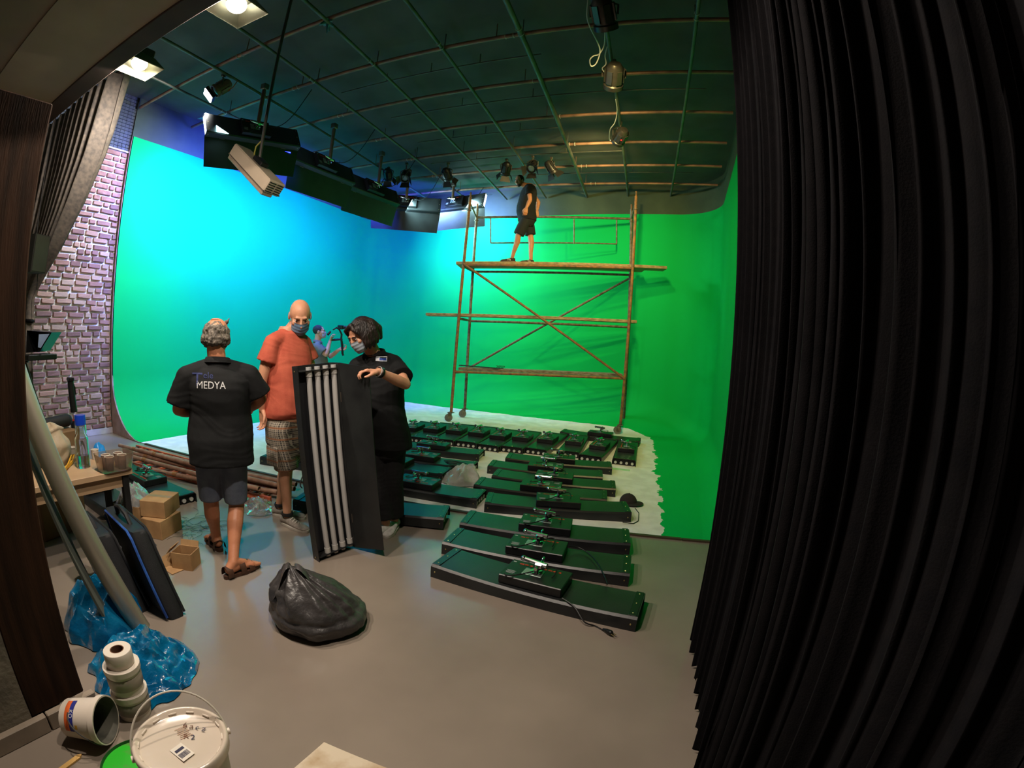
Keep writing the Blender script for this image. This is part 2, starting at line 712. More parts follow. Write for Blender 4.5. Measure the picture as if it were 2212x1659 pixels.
BMESH = [brick_mesh(i) for i in range(18)]
rnd = random.Random(3)
ROW = 0.0885
extra = []
nb = 0
for r in range(46):
    z = 0.085 + ROW * (r + 0.5)
    y = 3.197
    while y > 0.55:
        ln = rnd.choice((0.10, 0.12, 0.17, 0.21, 0.23, 0.24, 0.25)) if y < 3.19 else rnd.uniform(0.07, 0.2)
        if y - ln < 0.5:
            break
        h = 0.062 + rnd.uniform(-0.006, 0.006)
        if y > 1.86 and nb < 300:
            o = link('brick', BMESH[rnd.randrange(18)], wl)
            o.location = (-7.372 + rnd.uniform(-0.006, 0.006), y - ln / 2, z + rnd.uniform(-0.006, 0.006))
            o.scale = (1, ln - 0.022, h)
            o.rotation_euler = (rnd.uniform(-0.02, 0.02), 0, 0)
            nb += 1
        else:
            extra.append((y - ln / 2, z, ln - 0.022, h))
        y -= ln
mb = MB()
for yy, zz, ln, h in extra:
    mb.box((-7.372, yy, zz), (0.05, ln, h), ch=0.008)
o = mb.build('brick_field', BM[0], wl, 25)
o['kind'] = 'stuff'
mb = MB()
mb.box((-7.365, 1.9, 0.045), (0.04, 2.6, 0.085))
mb.build('plinth', mat('plinth_white', (205, 196, 200), rough=0.7), wl, 0)
mb = MB()
mb.box((-7.36, 1.9, 4.165), (0.06, 2.58, 0.02))
mb.build('ledge', mat('ledge_white', (225, 215, 222), rough=0.6), wl, 0)
M_tile = mat('dark_wall_tile', (70, 76, 88), rough=0.6, rgb2=(56, 60, 72), scale=9, bump=0.1, bscale=30)
mb = MB()
for r in range(17):
    for c in range(26):
        mb.box((-7.375, 3.17 - c * 0.066, 4.205 + r * 0.052), (0.03, 0.062 if r < 2 else 0.0655, 0.047), ch=0.003)
o = mb.build('dark_tiles', M_tile, wl, 0)
o['kind'] = 'stuff'

# ------------------------------------------------------------------ pipe grid under the ceiling
M_pipe = mat('grid_pipe', (168, 122, 96), rough=0.5, metal=0.3, rgb2=(122, 92, 76), scale=5, stretch=(1, 1, 1))
M_pipe2 = mat('grid_pipe_dark', (110, 108, 98), rough=0.5, metal=0.4, rgb2=(84, 84, 78), scale=5)
M_tie = mat('white_cable_tie', (215, 215, 205), rough=0.5)


def ring_pts(c, u, v, r, n=14):
    return [c + u * (r * math.cos(2 * PI * k / n)) + v * (r * math.sin(2 * PI * k / n)) for k in range(n)]


ORDN = ['first', 'second', 'third', 'fourth', 'fifth', 'sixth', 'seventh', 'eighth']


def pipe(name, a, b, r, m, label, group, ties=0, hang=2):
    a, b = V(a), V(b)
    d = (b - a).normalized()
    t = thing(name, label, 'pipe', a, 0, group)
    MB().cyl((0, 0, 0), b - a, r, seg=12).build('tube', m, t)
    u, w_ = d.orthogonal().normalized(), d.cross(d.orthogonal().normalized())
    L_ = (b - a).length
    for k in range(ties):
        s = L_ * (0.2 + 0.62 * ((k * 0.618 + 0.17) % 1))
        MB().tube(ring_pts(d * s, u, w_, r + 0.004, 10), 0.005, 4, True).build('cable_tie', M_tie, t)
        MB().tube(ring_pts(d * (s + 0.09), u, w_, r + 0.004, 10), 0.005, 4, True).build('cable_tie', M_tie, t)
    for k in range(hang):
        s = L_ * (0.15 + 0.7 * (k + 0.5) / hang)
        MB().cyl(d * s, d * s + V((0, 0, CEIL - a.z)), 0.006, seg=6).build('hanger_rod', m, t)
    return t


for k, yy in enumerate((3.2, 4.18, 5.15, 6.15, 7.13, 8.1, 9.05)):
    pipe('ceiling_pipe', (-7.25, yy, PIPEZ), (0.68, yy, PIPEZ), 0.024, M_pipe,
         'rust brown cross pipe of the ceiling grid, %s from the back wall' % ORDN[6 - k], 'cross pipes of the ceiling grid', ties=2)
for k, x6 in enumerate((-6.35, -5.43, -4.52, -3.57, -2.65, -1.73, -0.85, 0.03)):
    zz = PIPEZ - 0.045
    pipe('ceiling_pipe', (x6 + 0.0717 * 4.5, 1.5, zz), (x6 - 0.0717 * 3.75, 9.75, zz), 0.030 if k == 5 else 0.021, M_pipe2,
         'dark grey lengthwise pipe of the ceiling grid, %s from the brick wall side' % ORDN[k], 'long pipes of the ceiling grid', ties=1)
for k, (yy, xa, xb) in enumerate(((4.68, -4.4, -1.55), (5.64, -4.2, 0.3), (6.62, -4.3, -1.8), (7.6, -4.6, -1.0), (8.6, -4.0, 0.2))):
    pipe('conduit_rod', (xa, yy, PIPEZ + 0.06), (xb, yy, PIPEZ + 0.06), 0.009, M_pipe2,
         'thin grey conduit rod over the ceiling grid, %s from the back wall' % ORDN[4 - k], 'conduits of the ceiling grid', hang=3)

# ------------------------------------------------------------------ curtains
M_curt = mat('black_drape', (16, 14, 16), rough=0.95, rgb2=(11, 10, 13), scale=30, bump=0.1, bscale=200, spec=0.15)
M_curt2 = mat('black_velvet', (136, 128, 120), rough=0.75, rgb2=(106, 102, 100), scale=30, spec=0.3)
cp = [V((0.325, 2.46)), V((0.335, 2.0)), V((0.35, 1.5)), V((0.39, 1.0)), V((0.46, 0.5)), V((0.58, 0.05)), V((0.80, -0.35)), V((1.15, -0.7)), V((1.45, -0.95))]


def poly_at(path, s):
    ls = [(b - a).length for a, b in zip(path, path[1:])]
    tot = sum(ls)
    s *= tot
    for (a, b), l in zip(zip(path, path[1:]), ls):
        if s <= l:
            return a.lerp(b, s / l), (b - a).normalized()
        s -= l
    return path[-1], (path[-1] - path[-2]).normalized()


ph = []
acc = 0
rnd = random.Random(12)
NU = 560
for i in range(NU + 1):
    base_w = 0.105 + 0.03 * math.sin(i * 0.021) + 0.02 * math.sin(i * 0.057 + 1)
    acc += 2 * PI * (4.0 / NU) / base_w
    ph.append(acc)


def curt_fn(u, v):
    p, d = poly_at(cp, u)
    i = min(NU, int(round(u * NU)))
    n = V((-d.y, d.x))
    amp = (0.030 + 0.014 * math.sin(i * 0.033 + 2)) * (0.55 + 0.45 * (1 - v) ** 0.5 + 0.35 * v)
    off = amp * math.sin(ph[i] + 0.7 * math.sin(v * 2.3 + i * 0.01)) + 0.010 * math.sin(2.3 * ph[i] + v * 3)
    sl = 0.02 * math.cos(ph[i])
    z = 4.72 * (1 - v) + 0.012 + 0.010 * (1 - math.cos(ph[i])) * (v > 0.99)
    return (p.x + n.x * off * -1 + 0.012 * v, p.y + d.y * sl + n.y * off * -1, z)


mb = MB()
mb.grid(curt_fn, NU, 24)
tag(mb.build('stage_curtain', M_curt, smooth=180), 'tall black stage curtain in deep folds reaching down to the grey floor', 'curtain')


CE = []
for _x, _y in ((245, 205), (228, 262), (205, 330), (165, 430), (120, 530), (75, 620), (66, 645)):
    _d = RAY(_x, _y)
    _q = CAMP + _d * (1.36 / _d.y)
    CE.append((_q.z, _q.x))
CE.insert(0, (3.45, CE[0][1] + (3.45 - CE[0][0]) * (CE[0][1] - CE[1][1]) / (CE[0][0] - CE[1][0])))


def curt_edge(z):
    for (z0, x0), (z1, x1) in zip(CE, CE[1:]):
        if z >= z1:
            return x0 + (x1 - x0) * (z0 - z) / (z0 - z1)
    return CE[-1][1]


def curt2_fn(u, v):
    z = 3.44 * (1 - v) + 0.01
    xr = curt_edge(z)
    s = max(0.0, min(1.0, (xr + 5.15) / 1.5))
    xl = -6.0
    x = xr + (xl - xr) * u
    k = 2 * PI * (u * 15 + 0.5 * u * u)
    amp = 0.022 + 0.045 * s
    return (x, 1.36 + amp * math.sin(k + 0.6 * math.sin(3 * v)) + 0.016 * math.sin(2.1 * k + 4 * v) - 0.02 * (1 - s) + 0.03, z)


mb = MB()
mb.grid(curt2_fn, 260, 40)
t = thing('tied_curtain', 'black curtain drawn aside and tied back in front of the brick wall', 'curtain')
mb.build('drape', M_curt2, t, 180)
MB().tube(ring_pts(V((-5.55, 1.36, 1.62)), V((1, 0, 0)), V((0, 1, 0)), 0.09, 16), 0.018, 6, True).xf(
    Matrix.Translation((-5.55, 1.36, 0)) @ Matrix.Scale(5.0, 4, (1, 0, 0)) @ Matrix.Translation((5.55, -1.36, 0))).build('tie_band', M_curt, t)
MB().box((-4.7, 1.38, 3.46), (2.6, 0.03, 0.02)).build('track', M_steel, t, 0)

# ------------------------------------------------------------------ soffit downlights
M_refl = mat('satin_reflector', (150, 150, 126), rough=0.4, metal=0.6)
M_glow = mat('lit_lamp_glass', (255, 246, 232), rough=0.4, rgb2=(255, 244, 228), emit=8.0)


def downlight(x, y, z, label, aim=(0, 0, -1)):
    t = thing('downlight', label, 'lamp', (x, y, z), 0, None)
    a, b, h = 0.115, 0.06, 0.07
    mb = MB()
    top = [V((-b, -b, h)), V((b, -b, h)), V((b, b, h)), V((-b, b, h))]
    bot = [V((-a, -a, 0)), V((a, -a, 0)), V((a, a, 0)), V((-a, a, 0))]
    # thin flared skirt: inner and outer skin
    o_ = [q * 1.03 + V((0, 0, 0.004)) for q in bot]
    ot = [V((q.x * 1.06, q.y * 1.06, q.z + 0.004)) for q in top]
    mb.add(top + bot + o_ + ot, [(0, 1, 5, 4), (1, 2, 6, 5), (2, 3, 7, 6), (3, 0, 4, 7),
                                 (4, 5, 9, 8), (5, 6, 10, 9), (6, 7, 11, 10), (7, 4, 8, 11),
                                 (8, 9, 13, 12), (9, 10, 14, 13), (10, 11, 15, 14), (11, 8, 12, 15), (12, 13, 14, 15)])
    mb.build('reflector', M_refl, t, 0)
    MB().ball((0, 0, h - 0.035), (0.052, 0.052, 0.04), seg=20, rings=10).build('bulb', M_glow, t, 180)
    MB().box((0, 0, h + 0.03), (0.12, 0.12, 0.05), ch=0.006).build('lamp_housing', M_steel, t, 0)
    MB().box((0, -0.08, h + 0.06), (0.04, 0.12, 0.02)).build('wall_arm', M_steel, t, 0)
    l = bpy.data.lights.new('downlight_bulb', 'SPOT')
    l.energy, l.color, l.shadow_soft_size, l.spot_size, l.spot_blend = P_DOWN, C_DOWN, 0.045, math.radians(179.5), 0.01
    lo = bpy.data.objects.new('downlight_bulb', l)
    COL.objects.link(lo)
    lo.parent = t
    lo.location = (0, 0, -0.012)
    lo.rotation_euler = V(aim).to_track_quat('-Z', 'Y').to_euler()
    return t


_p = FL(292, 146, 3.12)
_y = max(_p.y, 1.19)
downlight(_p.x, _y, 3.12, 'square flared downlight under the lintel beam right beside the tied curtain', (-0.42, 0.12, -0.9))
_q = FL(500, 18, 3.12)
downlight(_q.x, _y, 3.12, 'square flared downlight of the lintel beam, second from the tied curtain')
downlight(_q.x + (_q.x - _p.x), _y, 3.12, 'added unseen square flared downlight of the lintel beam, third from the tied curtain', (0.5, 0.25, -0.83))  # extra downlight out of view, added for more warm light

# ================================================================== fluorescent light banks
M_blk = mat('black_powder_coat', (40, 42, 42), rough=0.33, rgb2=(29, 30, 31), scale=4, bump=0.03, bscale=120, spec=0.5)
M_blk2 = mat('black_box_paint', (26, 27, 28), rough=0.33, rgb2=(20, 21, 22), scale=6, spec=0.5)
M_inner = mat('dark_end_plate', (16, 16, 17), rough=0.7)
M_tubeoff = mat('unlit_tube_glass', (196, 194, 190), rough=0.25, rgb2=(180, 178, 176), scale=2)
M_tubeglow = mat('lit_tube_and_end_glow', (222, 236, 255), rough=0.3, rgb2=(218, 232, 255), scale=2, emit=4.0)
M_brass = mat('brass_rivet', (210, 190, 130), rough=0.3, metal=0.9)
M_chrome = mat('chrome', (215, 215, 215), rough=0.14, metal=1.0, rgb2=(190, 190, 190))
M_red = mat('red_sticker', (196, 62, 34), rough=0.5, rgb2=(160, 50, 30), scale=40)
M_plate = mat('bare_metal_plate', (150, 168, 158), rough=0.35, metal=0.5)
M_label = mat('pale_print', (165, 170, 168), rough=0.5)
M_cable = mat('black_cable', (22, 22, 23), rough=0.5)
BL, BW, BH = 1.38, 0.335, 0.09


def sag(x):
    return 0.012 * (2 * x / BL) ** 2 - 0.006


def bank_proto(lit=False, wings=(), name='light_bank', ty=(-0.117, 0.078)):
    t = thing(name, 'black light bank', 'light')
    ch = {}

    def part(mb, nm, m, parent=t, smooth=30):
        o = mb.build(nm, m, parent, smooth)
        ch.setdefault(parent.name, []).append(o)
        ch.setdefault(o.name, [])
        return o
    prof = [(-BW / 2, 0.0), (-BW / 2 + 0.004, BH - 0.016), (-BW / 2 + 0.018, BH - 0.002), (0, BH), (BW / 2 - 0.018, BH - 0.002),
            (BW / 2 - 0.004, BH - 0.016), (BW / 2, 0.0)]
    inn = [(y * 0.965, z - 0.005 if z > 0.05 else z) for y, z in prof[::-1]]
    rings = []
    for k in range(11):
        x = -BL / 2 + BL * k / 10
        rings.append([V((x, y, z + (sag(x) if z > 0.03 else 0))) for y, z in prof + inn])
    part(MB().loft(rings, True, True), 'housing', M_blk)
    for s in (-1, 1):
        part(MB().box((s * (BL / 2 - (0.012 if lit else 0.035)), 0, 0.043), (0.005, BW - 0.03, 0.078)), 'end_plate', M_tubeglow if lit else M_inner, smooth=0)  # on lit banks the plate glows, standing in for tube light on it
    for k in range(4):
        y = ty[0] + ty[1] * k
        part(MB().cyl((-BL / 2 + 0.012, y, 0.036), (BL / 2 - 0.012, y, 0.036), 0.0195, seg=14), 'tube', M_tubeglow if lit else M_tubeoff)
    for s in (-1, 1):
        x = s * (BL / 2 - 0.033)
        b = part(MB().box((x, 0, BH + sag(x) + 0.0012), (0.05, BW - 0.034, 0.004), ch=0.001), 'end_band', M_blk2, smooth=0)
        mb = MB()
        for yy in (-0.12, 0, 0.12):
            mb.ball((x, yy, BH + sag(x) + 0.004), (0.006, 0.006, 0.003), seg=8, rings=4)
        for sy in (-1, 1):
            mb.ball((x, sy * BW / 2, 0.045), (0.006, 0.003, 0.006), seg=8, rings=4)
        part(mb, 'rivets', M_brass, b)['kind'] = 'stuff'
    z0 = BH - 0.008
    box = part(MB().box((0, 0, z0 + 0.034), (0.42, 0.25, 0.062), ch=0.005), 'ballast_box', M_blk2, smooth=0)
    zt = z0 + 0.065
    mb = MB()
    for q in range(9):
        if q not in (4,):
            mb.box((-0.13 + q * 0.033, 0.078, zt + 0.0006), (0.029 - 0.006 * (q % 3), 0.016, 0.0016))
    part(mb, 'red_sticker', M_red, box, 0)['kind'] = 'stuff'
    part(MB().box((-0.02, 0.0, zt + 0.0015), (0.13, 0.09, 0.003), ch=0.001), 'mount_plate', M_plate, box, 0)
    mb = MB()
    for q in range(4):
        mb.box((-0.155, -0.075 + q * 0.012, zt + 0.0005), (0.05 + 0.012 * (q % 2), 0.004, 0.0012))
    mb.box((-0.185, 0.09, zt + 0.0005), (0.02, 0.012, 0.0012))
    part(mb, 'print', M_label, box, 0)['kind'] = 'stuff'
    mb = MB()
    mb.cyl((0, 0, zt), (0, 0, zt + 0.014), 0.032, seg=16)
    mb.cyl((0, 0, zt), (0, 0, zt + 0.05), 0.013, seg=10)
    mb.box((0.012, 0, zt + 0.052), (0.05, 0.04, 0.034), ch=0.008)
    mb.cyl((-0.075, 0.012, zt + 0.066), (0.055, -0.006, zt + 0.06), 0.012, 0.014, seg=10)
    mb.cyl((0.01, -0.05, zt + 0.05), (0.01, 0.05, zt + 0.05), 0.009, seg=8)
    mb.ball((-0.08, 0.012, zt + 0.066), 0.016, seg=10, rings=6)
    mb.box((0.01, 0.062, zt + 0.055), (0.012, 0.028, 0.034), ch=0.005)
    mb.v = [V((q.x * 1.25, q.y * 1.25, zt + (q.z - zt) * 1.2)) for q in mb.v]
    part(mb, 'clamp', M_chrome, box, 35)
    pts = []
    for q in range(15):
        a = q / 14
        pts.append(V((0.19 * math.cos(a * 3.0) * (0.5 + 0.5 * a) + 0.02, -0.03 + 0.11 * math.sin(a * 5.2), zt + 0.012 + 0.03 * math.sin(a * PI) * (1 - a))))
    part(MB().tube(pts, 0.0045, 6), 'cable', M_cable, box)
    for sy, wd, ang in wings:
        # hinged reflector wing along one long edge of the open face
        c = V((0, sy * BW / 2, 0.0))
        dv = V((0, sy * math.cos(ang), -math.sin(ang)))
        nv = V((0, sy * math.sin(ang), math.cos(ang)))
        mb = MB()
        h = [c + V((-BL / 2, 0, 0)), c + V((BL / 2, 0, 0)), c + dv * wd + V((BL / 2 - 0.03, 0, 0)), c + dv * wd + V((-BL / 2 + 0.03, 0, 0))]
        mb.add(h + [q - nv * 0.004 for q in h], [(0, 1, 2, 3), (7, 6, 5, 4), (0, 4, 5, 1), (1, 5, 6, 2), (2, 6, 7, 3), (3, 7, 4, 0)])
        part(mb, 'wing', M_blk, smooth=0)
        for xx in (-0.45, 0.45):
            part(MB().box(c + V((xx, 0, 0)), (0.07, 0.012, 0.012)), 'hinge', M_steel, smooth=0)
    return t, ch


def place(t, ch, first, M, label, group):
    o = t if first else copy_tree(t, None, ch)
    o.matrix_world = M
    o['label'] = label
    o['group'] = group
    return o


bank, bank_ch = bank_proto()
NB = [0]


def put_bank(p, q, label, group, mode='front', z=0.0, flip=False):
    """p,q: two world points of the top rim (z of the rim); mode front: the long front edge, end: the short near end, dir: near-left corner and far-left corner"""
    zr = BH
    p, q = V((p.x, p.y)), V((q.x, q.y))
    if mode == 'front':
        d = (q - p).normalized()
        n = V((-d.y, d.x))
        c = (p + q) / 2 + n * (BW / 2 - 0.004)
    elif mode == 'right':          # q is the right end of the front edge
        d = (q - p).normalized()
        n = V((-d.y, d.x))
        c = q - d * BL / 2 + n * (BW / 2 - 0.004)
    elif mode == 'left':
        d = (q - p).normalized()
        n = V((-d.y, d.x))
        c = p + d * BL / 2 + n * (BW / 2 - 0.004)
    else:                          # lengthwise left edge
        d = (q - p).normalized()
        n = V((d.y, -d.x))
        c = p + d * BL / 2 + n * (BW / 2 - 0.004)
    a = math.atan2(d.y, d.x) + (PI if flip else 0)
    o = place(bank, bank_ch, NB[0] == 0, Matrix.Translation((c.x, c.y, z)) @ Matrix.Rotation(a, 4, 'Z'), label, group)
    NB[0] += 1
    BANKS.append([o, V((c.x, c.y)), a, z])
    return o


BANKS = []


def settle_banks():
    """push banks that touch a little apart, along the shallowest direction"""
    hx, hy = BL / 2 + 0.004, BW / 2 + 0.004
    for _ in range(80):
        moved = False
        for i in range(len(BANKS)):
            for j in range(i + 1, len(BANKS)):
                A, B = BANKS[i], BANKS[j]
                dv = B[1] - A[1]
                if dv.length > 1.45:
                    continue
                best = None
                for ang in (A[2], A[2] + PI / 2, B[2], B[2] + PI / 2):
                    ax = V((math.cos(ang), math.sin(ang)))
                    ra = sum(h * abs(ax.x * math.cos(q[2] + k) + ax.y * math.sin(q[2] + k)) for q in (A, B) for h, k in ((hx, 0), (hy, PI / 2)))
                    pen = ra - abs(dv.dot(ax))
                    if pen <= 0:
                        best = None
                        break
                    if best is None or pen < best[0]:
                        best = (pen, ax if dv.dot(ax) > 0 else -ax)
                if best:
                    A[1] -= best[1] * (best[0] / 2 + 0.0005)
                    B[1] += best[1] * (best[0] / 2 + 0.0005)
                    moved = True
        if not moved:
            break
    for o, c, a, z in BANKS:
        o.matrix_world = Matrix.Translation((c.x, c.y, z)) @ Matrix.Rotation(a, 4, 'Z')


def R_(x, y, z=0.0):
    return FL(x, y, BH + z)


GF = 'light banks on the grey floor'
GW = 'light banks laid crosswise on the white floor'
GR = 'light banks laid in a row pointing at the back wall'
put_bank(R_(934, 1221), R_(1372.5, 1336), 'black light bank face down on the grey floor with a power plug trailing in front', GF)
put_bank(R_(957.6, 1173), R_(1357, 1242), 'second black light bank from the trailing power plug, on the grey floor', GF)
put_bank(R_(996, 1135), R_(1358, 1180), 'third black light bank from the trailing power plug, straddling the metal floor strip', GF, z=0.016)
put_bank(R_(900, 1119), R_(958, 1125), 'black light bank beside the white shoes of the woman in black, across the floor strip', GF, 'right', z=0.016)
for k, (a, b) in enumerate((((1044, 1085), (1366.7, 1107)), ((1021.5, 1051.5), (1313, 1084)), ((1062, 1029.5), (1330, 1058)),
                            ((1052, 1008), (1303, 1033)), ((1091, 991), (1323, 1012)))):
    lab = ['black light bank next to the black cap on the white floor', 'second crosswise light bank behind the black cap',
           'third crosswise light bank behind the black cap', 'fourth crosswise light bank behind the black cap',
           'fifth crosswise light bank behind the black cap, touching the row by the scaffold'][k]
    put_bank(R_(*a), R_(*b), lab, GW, 'front', ZC, flip=k % 2 == 1)
for k, (a, b, md) in enumerate((((868.7, 1054), (1024, 1079.8), 'right'), ((868, 1018), (948, 1031), 'right'), ((876, 994), (1016, 1013), 'right'),
                                ((876, 965), (1035, 984), 'right'), ((578, 985), (640, 994), 'left'))):
    lab = ['black light bank in front of the crumpled clear plastic bag', 'light bank whose end touches the crumpled clear plastic bag',
           'light bank right behind the crumpled clear plastic bag', 'second light bank behind the crumpled clear plastic bag',
           'light bank on the white floor behind the plaid shorts'][k]
    put_bank(R_(*a), R_(*b), lab, GW, md, ZC, flip=k % 2 == 0)
ROWS = [((838, 941), (908, 913)), ((885, 944), (952, 914)), ((934, 948), (990, 917)), ((981, 953), (1041, 920)), ((1028.5, 960), (1084, 928)),
        ((1080, 964), (1128, 931)), ((1129, 967.5), (1180, 935)), ((1210, 972), (1236, 940)), ((1253, 983), (1292, 949)), ((1315.5, 990), (1331, 948))]
ORD = ['first', 'second', 'third', 'fourth', 'fifth', 'sixth', 'seventh', 'eighth', 'ninth', 'tenth']
for k, (a, b) in enumerate(ROWS):
    put_bank(R_(*a), R_(*b), '%s light bank of the end-on row, counted from the green cove corner by the scaffold' % ORD[9 - k] if k < 9 else
             'light bank of the end-on row nearest the ragged green paint edge', GR, 'dir', ZC)
put_bank(FL(1211, 936, BH), FL(1375, 956, BH), 'black light bank lying crosswise behind the end-on row under the scaffold', GW, 'front', ZC)
p1, p2 = R_(357, 1082), R_(262, 1025)
dd = (R_(279, 997) - R_(423, 1065))
put_bank(p1, p1 + dd, 'black light bank beside the rusty scaffold frames, showing four white tube ends', GF, 'dir')
c0 = FL(222, 1053, 0.14)
dn = V((dd.x, dd.y)).normalized()
st = V((c0.x, c0.y)) - dn * (BL / 2 - 0.24) - V((dn.y, -dn.x)) * BW / 2
put_bank(V((st.x, st.y, 0)), V((st.x + dn.x, st.y + dn.y, 0)), 'black light bank with a red sticker half under the low table', GF, 'dir', flip=True)

settle_banks()

# loose power lead with its plug
pts = [FL(1214, 1292, 0.10), FL(1240, 1310, 0.085), FL(1262, 1343, 0.03), FL(1285, 1352, 0.006), FL(1303, 1362, 0.006)]
sm = []
for i in range(len(pts) - 1):
    for k in range(6):
        a = k / 6
        p0, p1_, p2_, p3 = pts[max(0, i - 1)], pts[i], pts[i + 1], pts[min(len(pts) - 1, i + 2)]
        sm.append(0.5 * ((2 * p1_) + (p2_ - p0) * a + (2 * p0 - 5 * p1_ + 4 * p2_ - p3) * a * a + (3 * p1_ - p0 - 3 * p2_ + p3) * a ** 3))
sm.append(pts[-1])
t = thing('power_cord', 'black power cord with a plug lying on the grey floor', 'cord', pts[-1])
MB().tube([q - pts[-1] for q in sm], 0.0045, 6).build('lead', M_cable, t)
d = (FL(1330, 1377, 0.01) - pts[-1]).normalized()
d.z = 0
MB().chain([V((0, 0, 0.008)), d * 0.03 + V((0, 0, 0.012)), d * 0.055 + V((0, 0, 0.014))], [0.007, 0.014, 0.016]).build('plug_body', M_blk2, t)
sd = V((-d.y, d.x, 0)) * 0.009
MB().cyl(d * 0.06 + sd + V((0, 0, 0.014)), d * 0.09 + sd + V((0, 0, 0.014)), 0.0024, seg=8).build('prong', M_brass, t)
MB().cyl(d * 0.06 - sd + V((0, 0, 0.014)), d * 0.09 - sd + V((0, 0, 0.014)), 0.0024, seg=8).build('prong', M_brass, t)




def smooth_pts(pts, n=6):
    cv = []
    for i in range(len(pts) - 1):
        for k in range(n):
            a_ = k / n
            p0, q1, q2, p3 = pts[max(0, i - 1)], pts[i], pts[i + 1], pts[min(len(pts) - 1, i + 2)]
            cv.append(0.5 * ((2 * q1) + (q2 - p0) * a_ + (2 * p0 - 5 * q1 + 4 * q2 - p3) * a_ * a_ + (3 * q1 - p0 - 3 * q2 + p3) * a_ ** 3))
    cv.append(pts[-1])
    return cv


def cord(pts, label):
    pts = [V(q) for q in pts]
    o = pts[0].copy()
    cv = [q - o for q in smooth_pts(pts, 5)]
    return tag(MB().tube(cv, 0.0045, 6).build('power_cord', M_cable, None, 60, o), label, 'cord')


cord([FL(1228, 1180, 0.13), FL(1250, 1183, 0.115), FL(1272, 1196, 0.105), FL(1292, 1218, 0.108), FL(1306, 1246, 0.108), FL(1312, 1262, 0.108)],
     'thin black cord lying over the top of the light bank nearest the power plug')
_c = FL(985, 1004, 0.108)
cord([_c + V((0.11 * math.cos(q * 0.7) * (1 + 0.02 * q), 0.06 * math.sin(q * 0.7), 0.0012 * q)) for q in range(26)], 'coil of black cord on the light bank behind the crumpled plastic bag')

# ------------------------------------------------------------------ lit banks hanging along the left and back walls
lbank, lbank_ch = bank_proto(True, ((1, 0.30, math.radians(50)), (-1, 0.38, math.radians(35))), 'hanging_light_bank')


def frame_from(c, xdir, ndir):
    x = V(xdir).normalized()
    zl = -V(ndir).normalized()
    y = zl.cross(x).normalized()
    x = y.cross(zl)
    M = Matrix((x, y, zl)).transposed().to_4x4()
    M.translation = V(c)
    return M


HB = [((-5.30, 3.98, 4.22), (0, 1, 0), (-0.85, 0.28, -0.40), 'end of the row by the brick wall'),
      ((-5.30, 5.40, 4.20), (0.03, 1, 0), (-0.86, 0.05, -0.40), 'second from the brick wall'),
      ((-5.28, 6.70, 4.18), (0.1, 1, 0), (-0.86, 0.1, -0.40), 'third from the brick wall'),
      ((-5.22, 7.82, 4.22), (0.88, 0.48, 0), (-0.48, 0.80, -0.32), 'with blue lit back turned to the wall corner'),
      ((-4.60, 8.82, 4.46), (1, 0.05, 0), (0.05, 0.90, -0.32), 'facing the back wall beside the scaffold')]
for k, (c, xd, nd, txt) in enumerate(HB):
    Mx = frame_from(c, xd, nd)
    o = place(lbank, lbank_ch, k == 0, Mx, 'hanging black fluorescent bank with wings, ' + txt, 'hanging fluorescent banks')
    inv = Mx.inverted()
    top = Mx @ V((0, 0, BH + 0.12))
    MB().cyl(inv @ top, inv @ V((top.x, top.y, PIPEZ - 0.02)), 0.028, seg=12).build('drop_pole', mat('drop_pole', (120, 100, 84), rough=0.5, metal=0.4), o)
    MB().box(inv @ V((top.x, top.y, PIPEZ - 0.02)), (0.09, 0.09, 0.09), inv.to_3x3().normalized(), ch=0.01).build('pipe_clamp', M_steel, o, 0)
    area('bank_beam', Mx @ V((0, 0, -0.02)), nd, 1.2, 0.26, P_WALL * (0.85, 1.05, 0.9, 0.8, 0.6)[k], C_WALL, (100, 140, 140, 140, 130)[k])
    area('bank_flood', Mx @ V((0, 0, -0.15)), ((-0.7, -0.1, -0.9), (-0.75, 0, -0.8), (-0.75, 0.1, -0.8), (0.7, 0.65, -0.4), (0.6, 0.7, -0.45))[k], 1.2, 0.26, P_FLOOD * (2.2, 0.4, 0.4, 2.6, 2.6)[k], C_FLOOD, 150)
    # slack feed cable up to the grid
    p0, p1 = Mx @ V((0.15, 0.05, BH + 0.06)), V((top.x + 0.5, top.y + 0.4, PIPEZ))
    MB().tube([inv @ (p0.lerp(p1, q / 12) - V((0, 0, 0.22 * math.sin(PI * q / 12)))) for q in range(13)], 0.006, 6).build('feed_cable', M_cable, o)

# ------------------------------------------------------------------ small spotlights on the grid
M_spot = mat('dark_spot_casing', (58, 54, 52), rough=0.4, metal=0.5, rgb2=(46, 44, 43))
M_lens = mat('spot_lens', (120, 140, 135), rough=0.12, spec=0.8)
M_wcab = mat('white_cable', (205, 198, 190), rough=0.5)


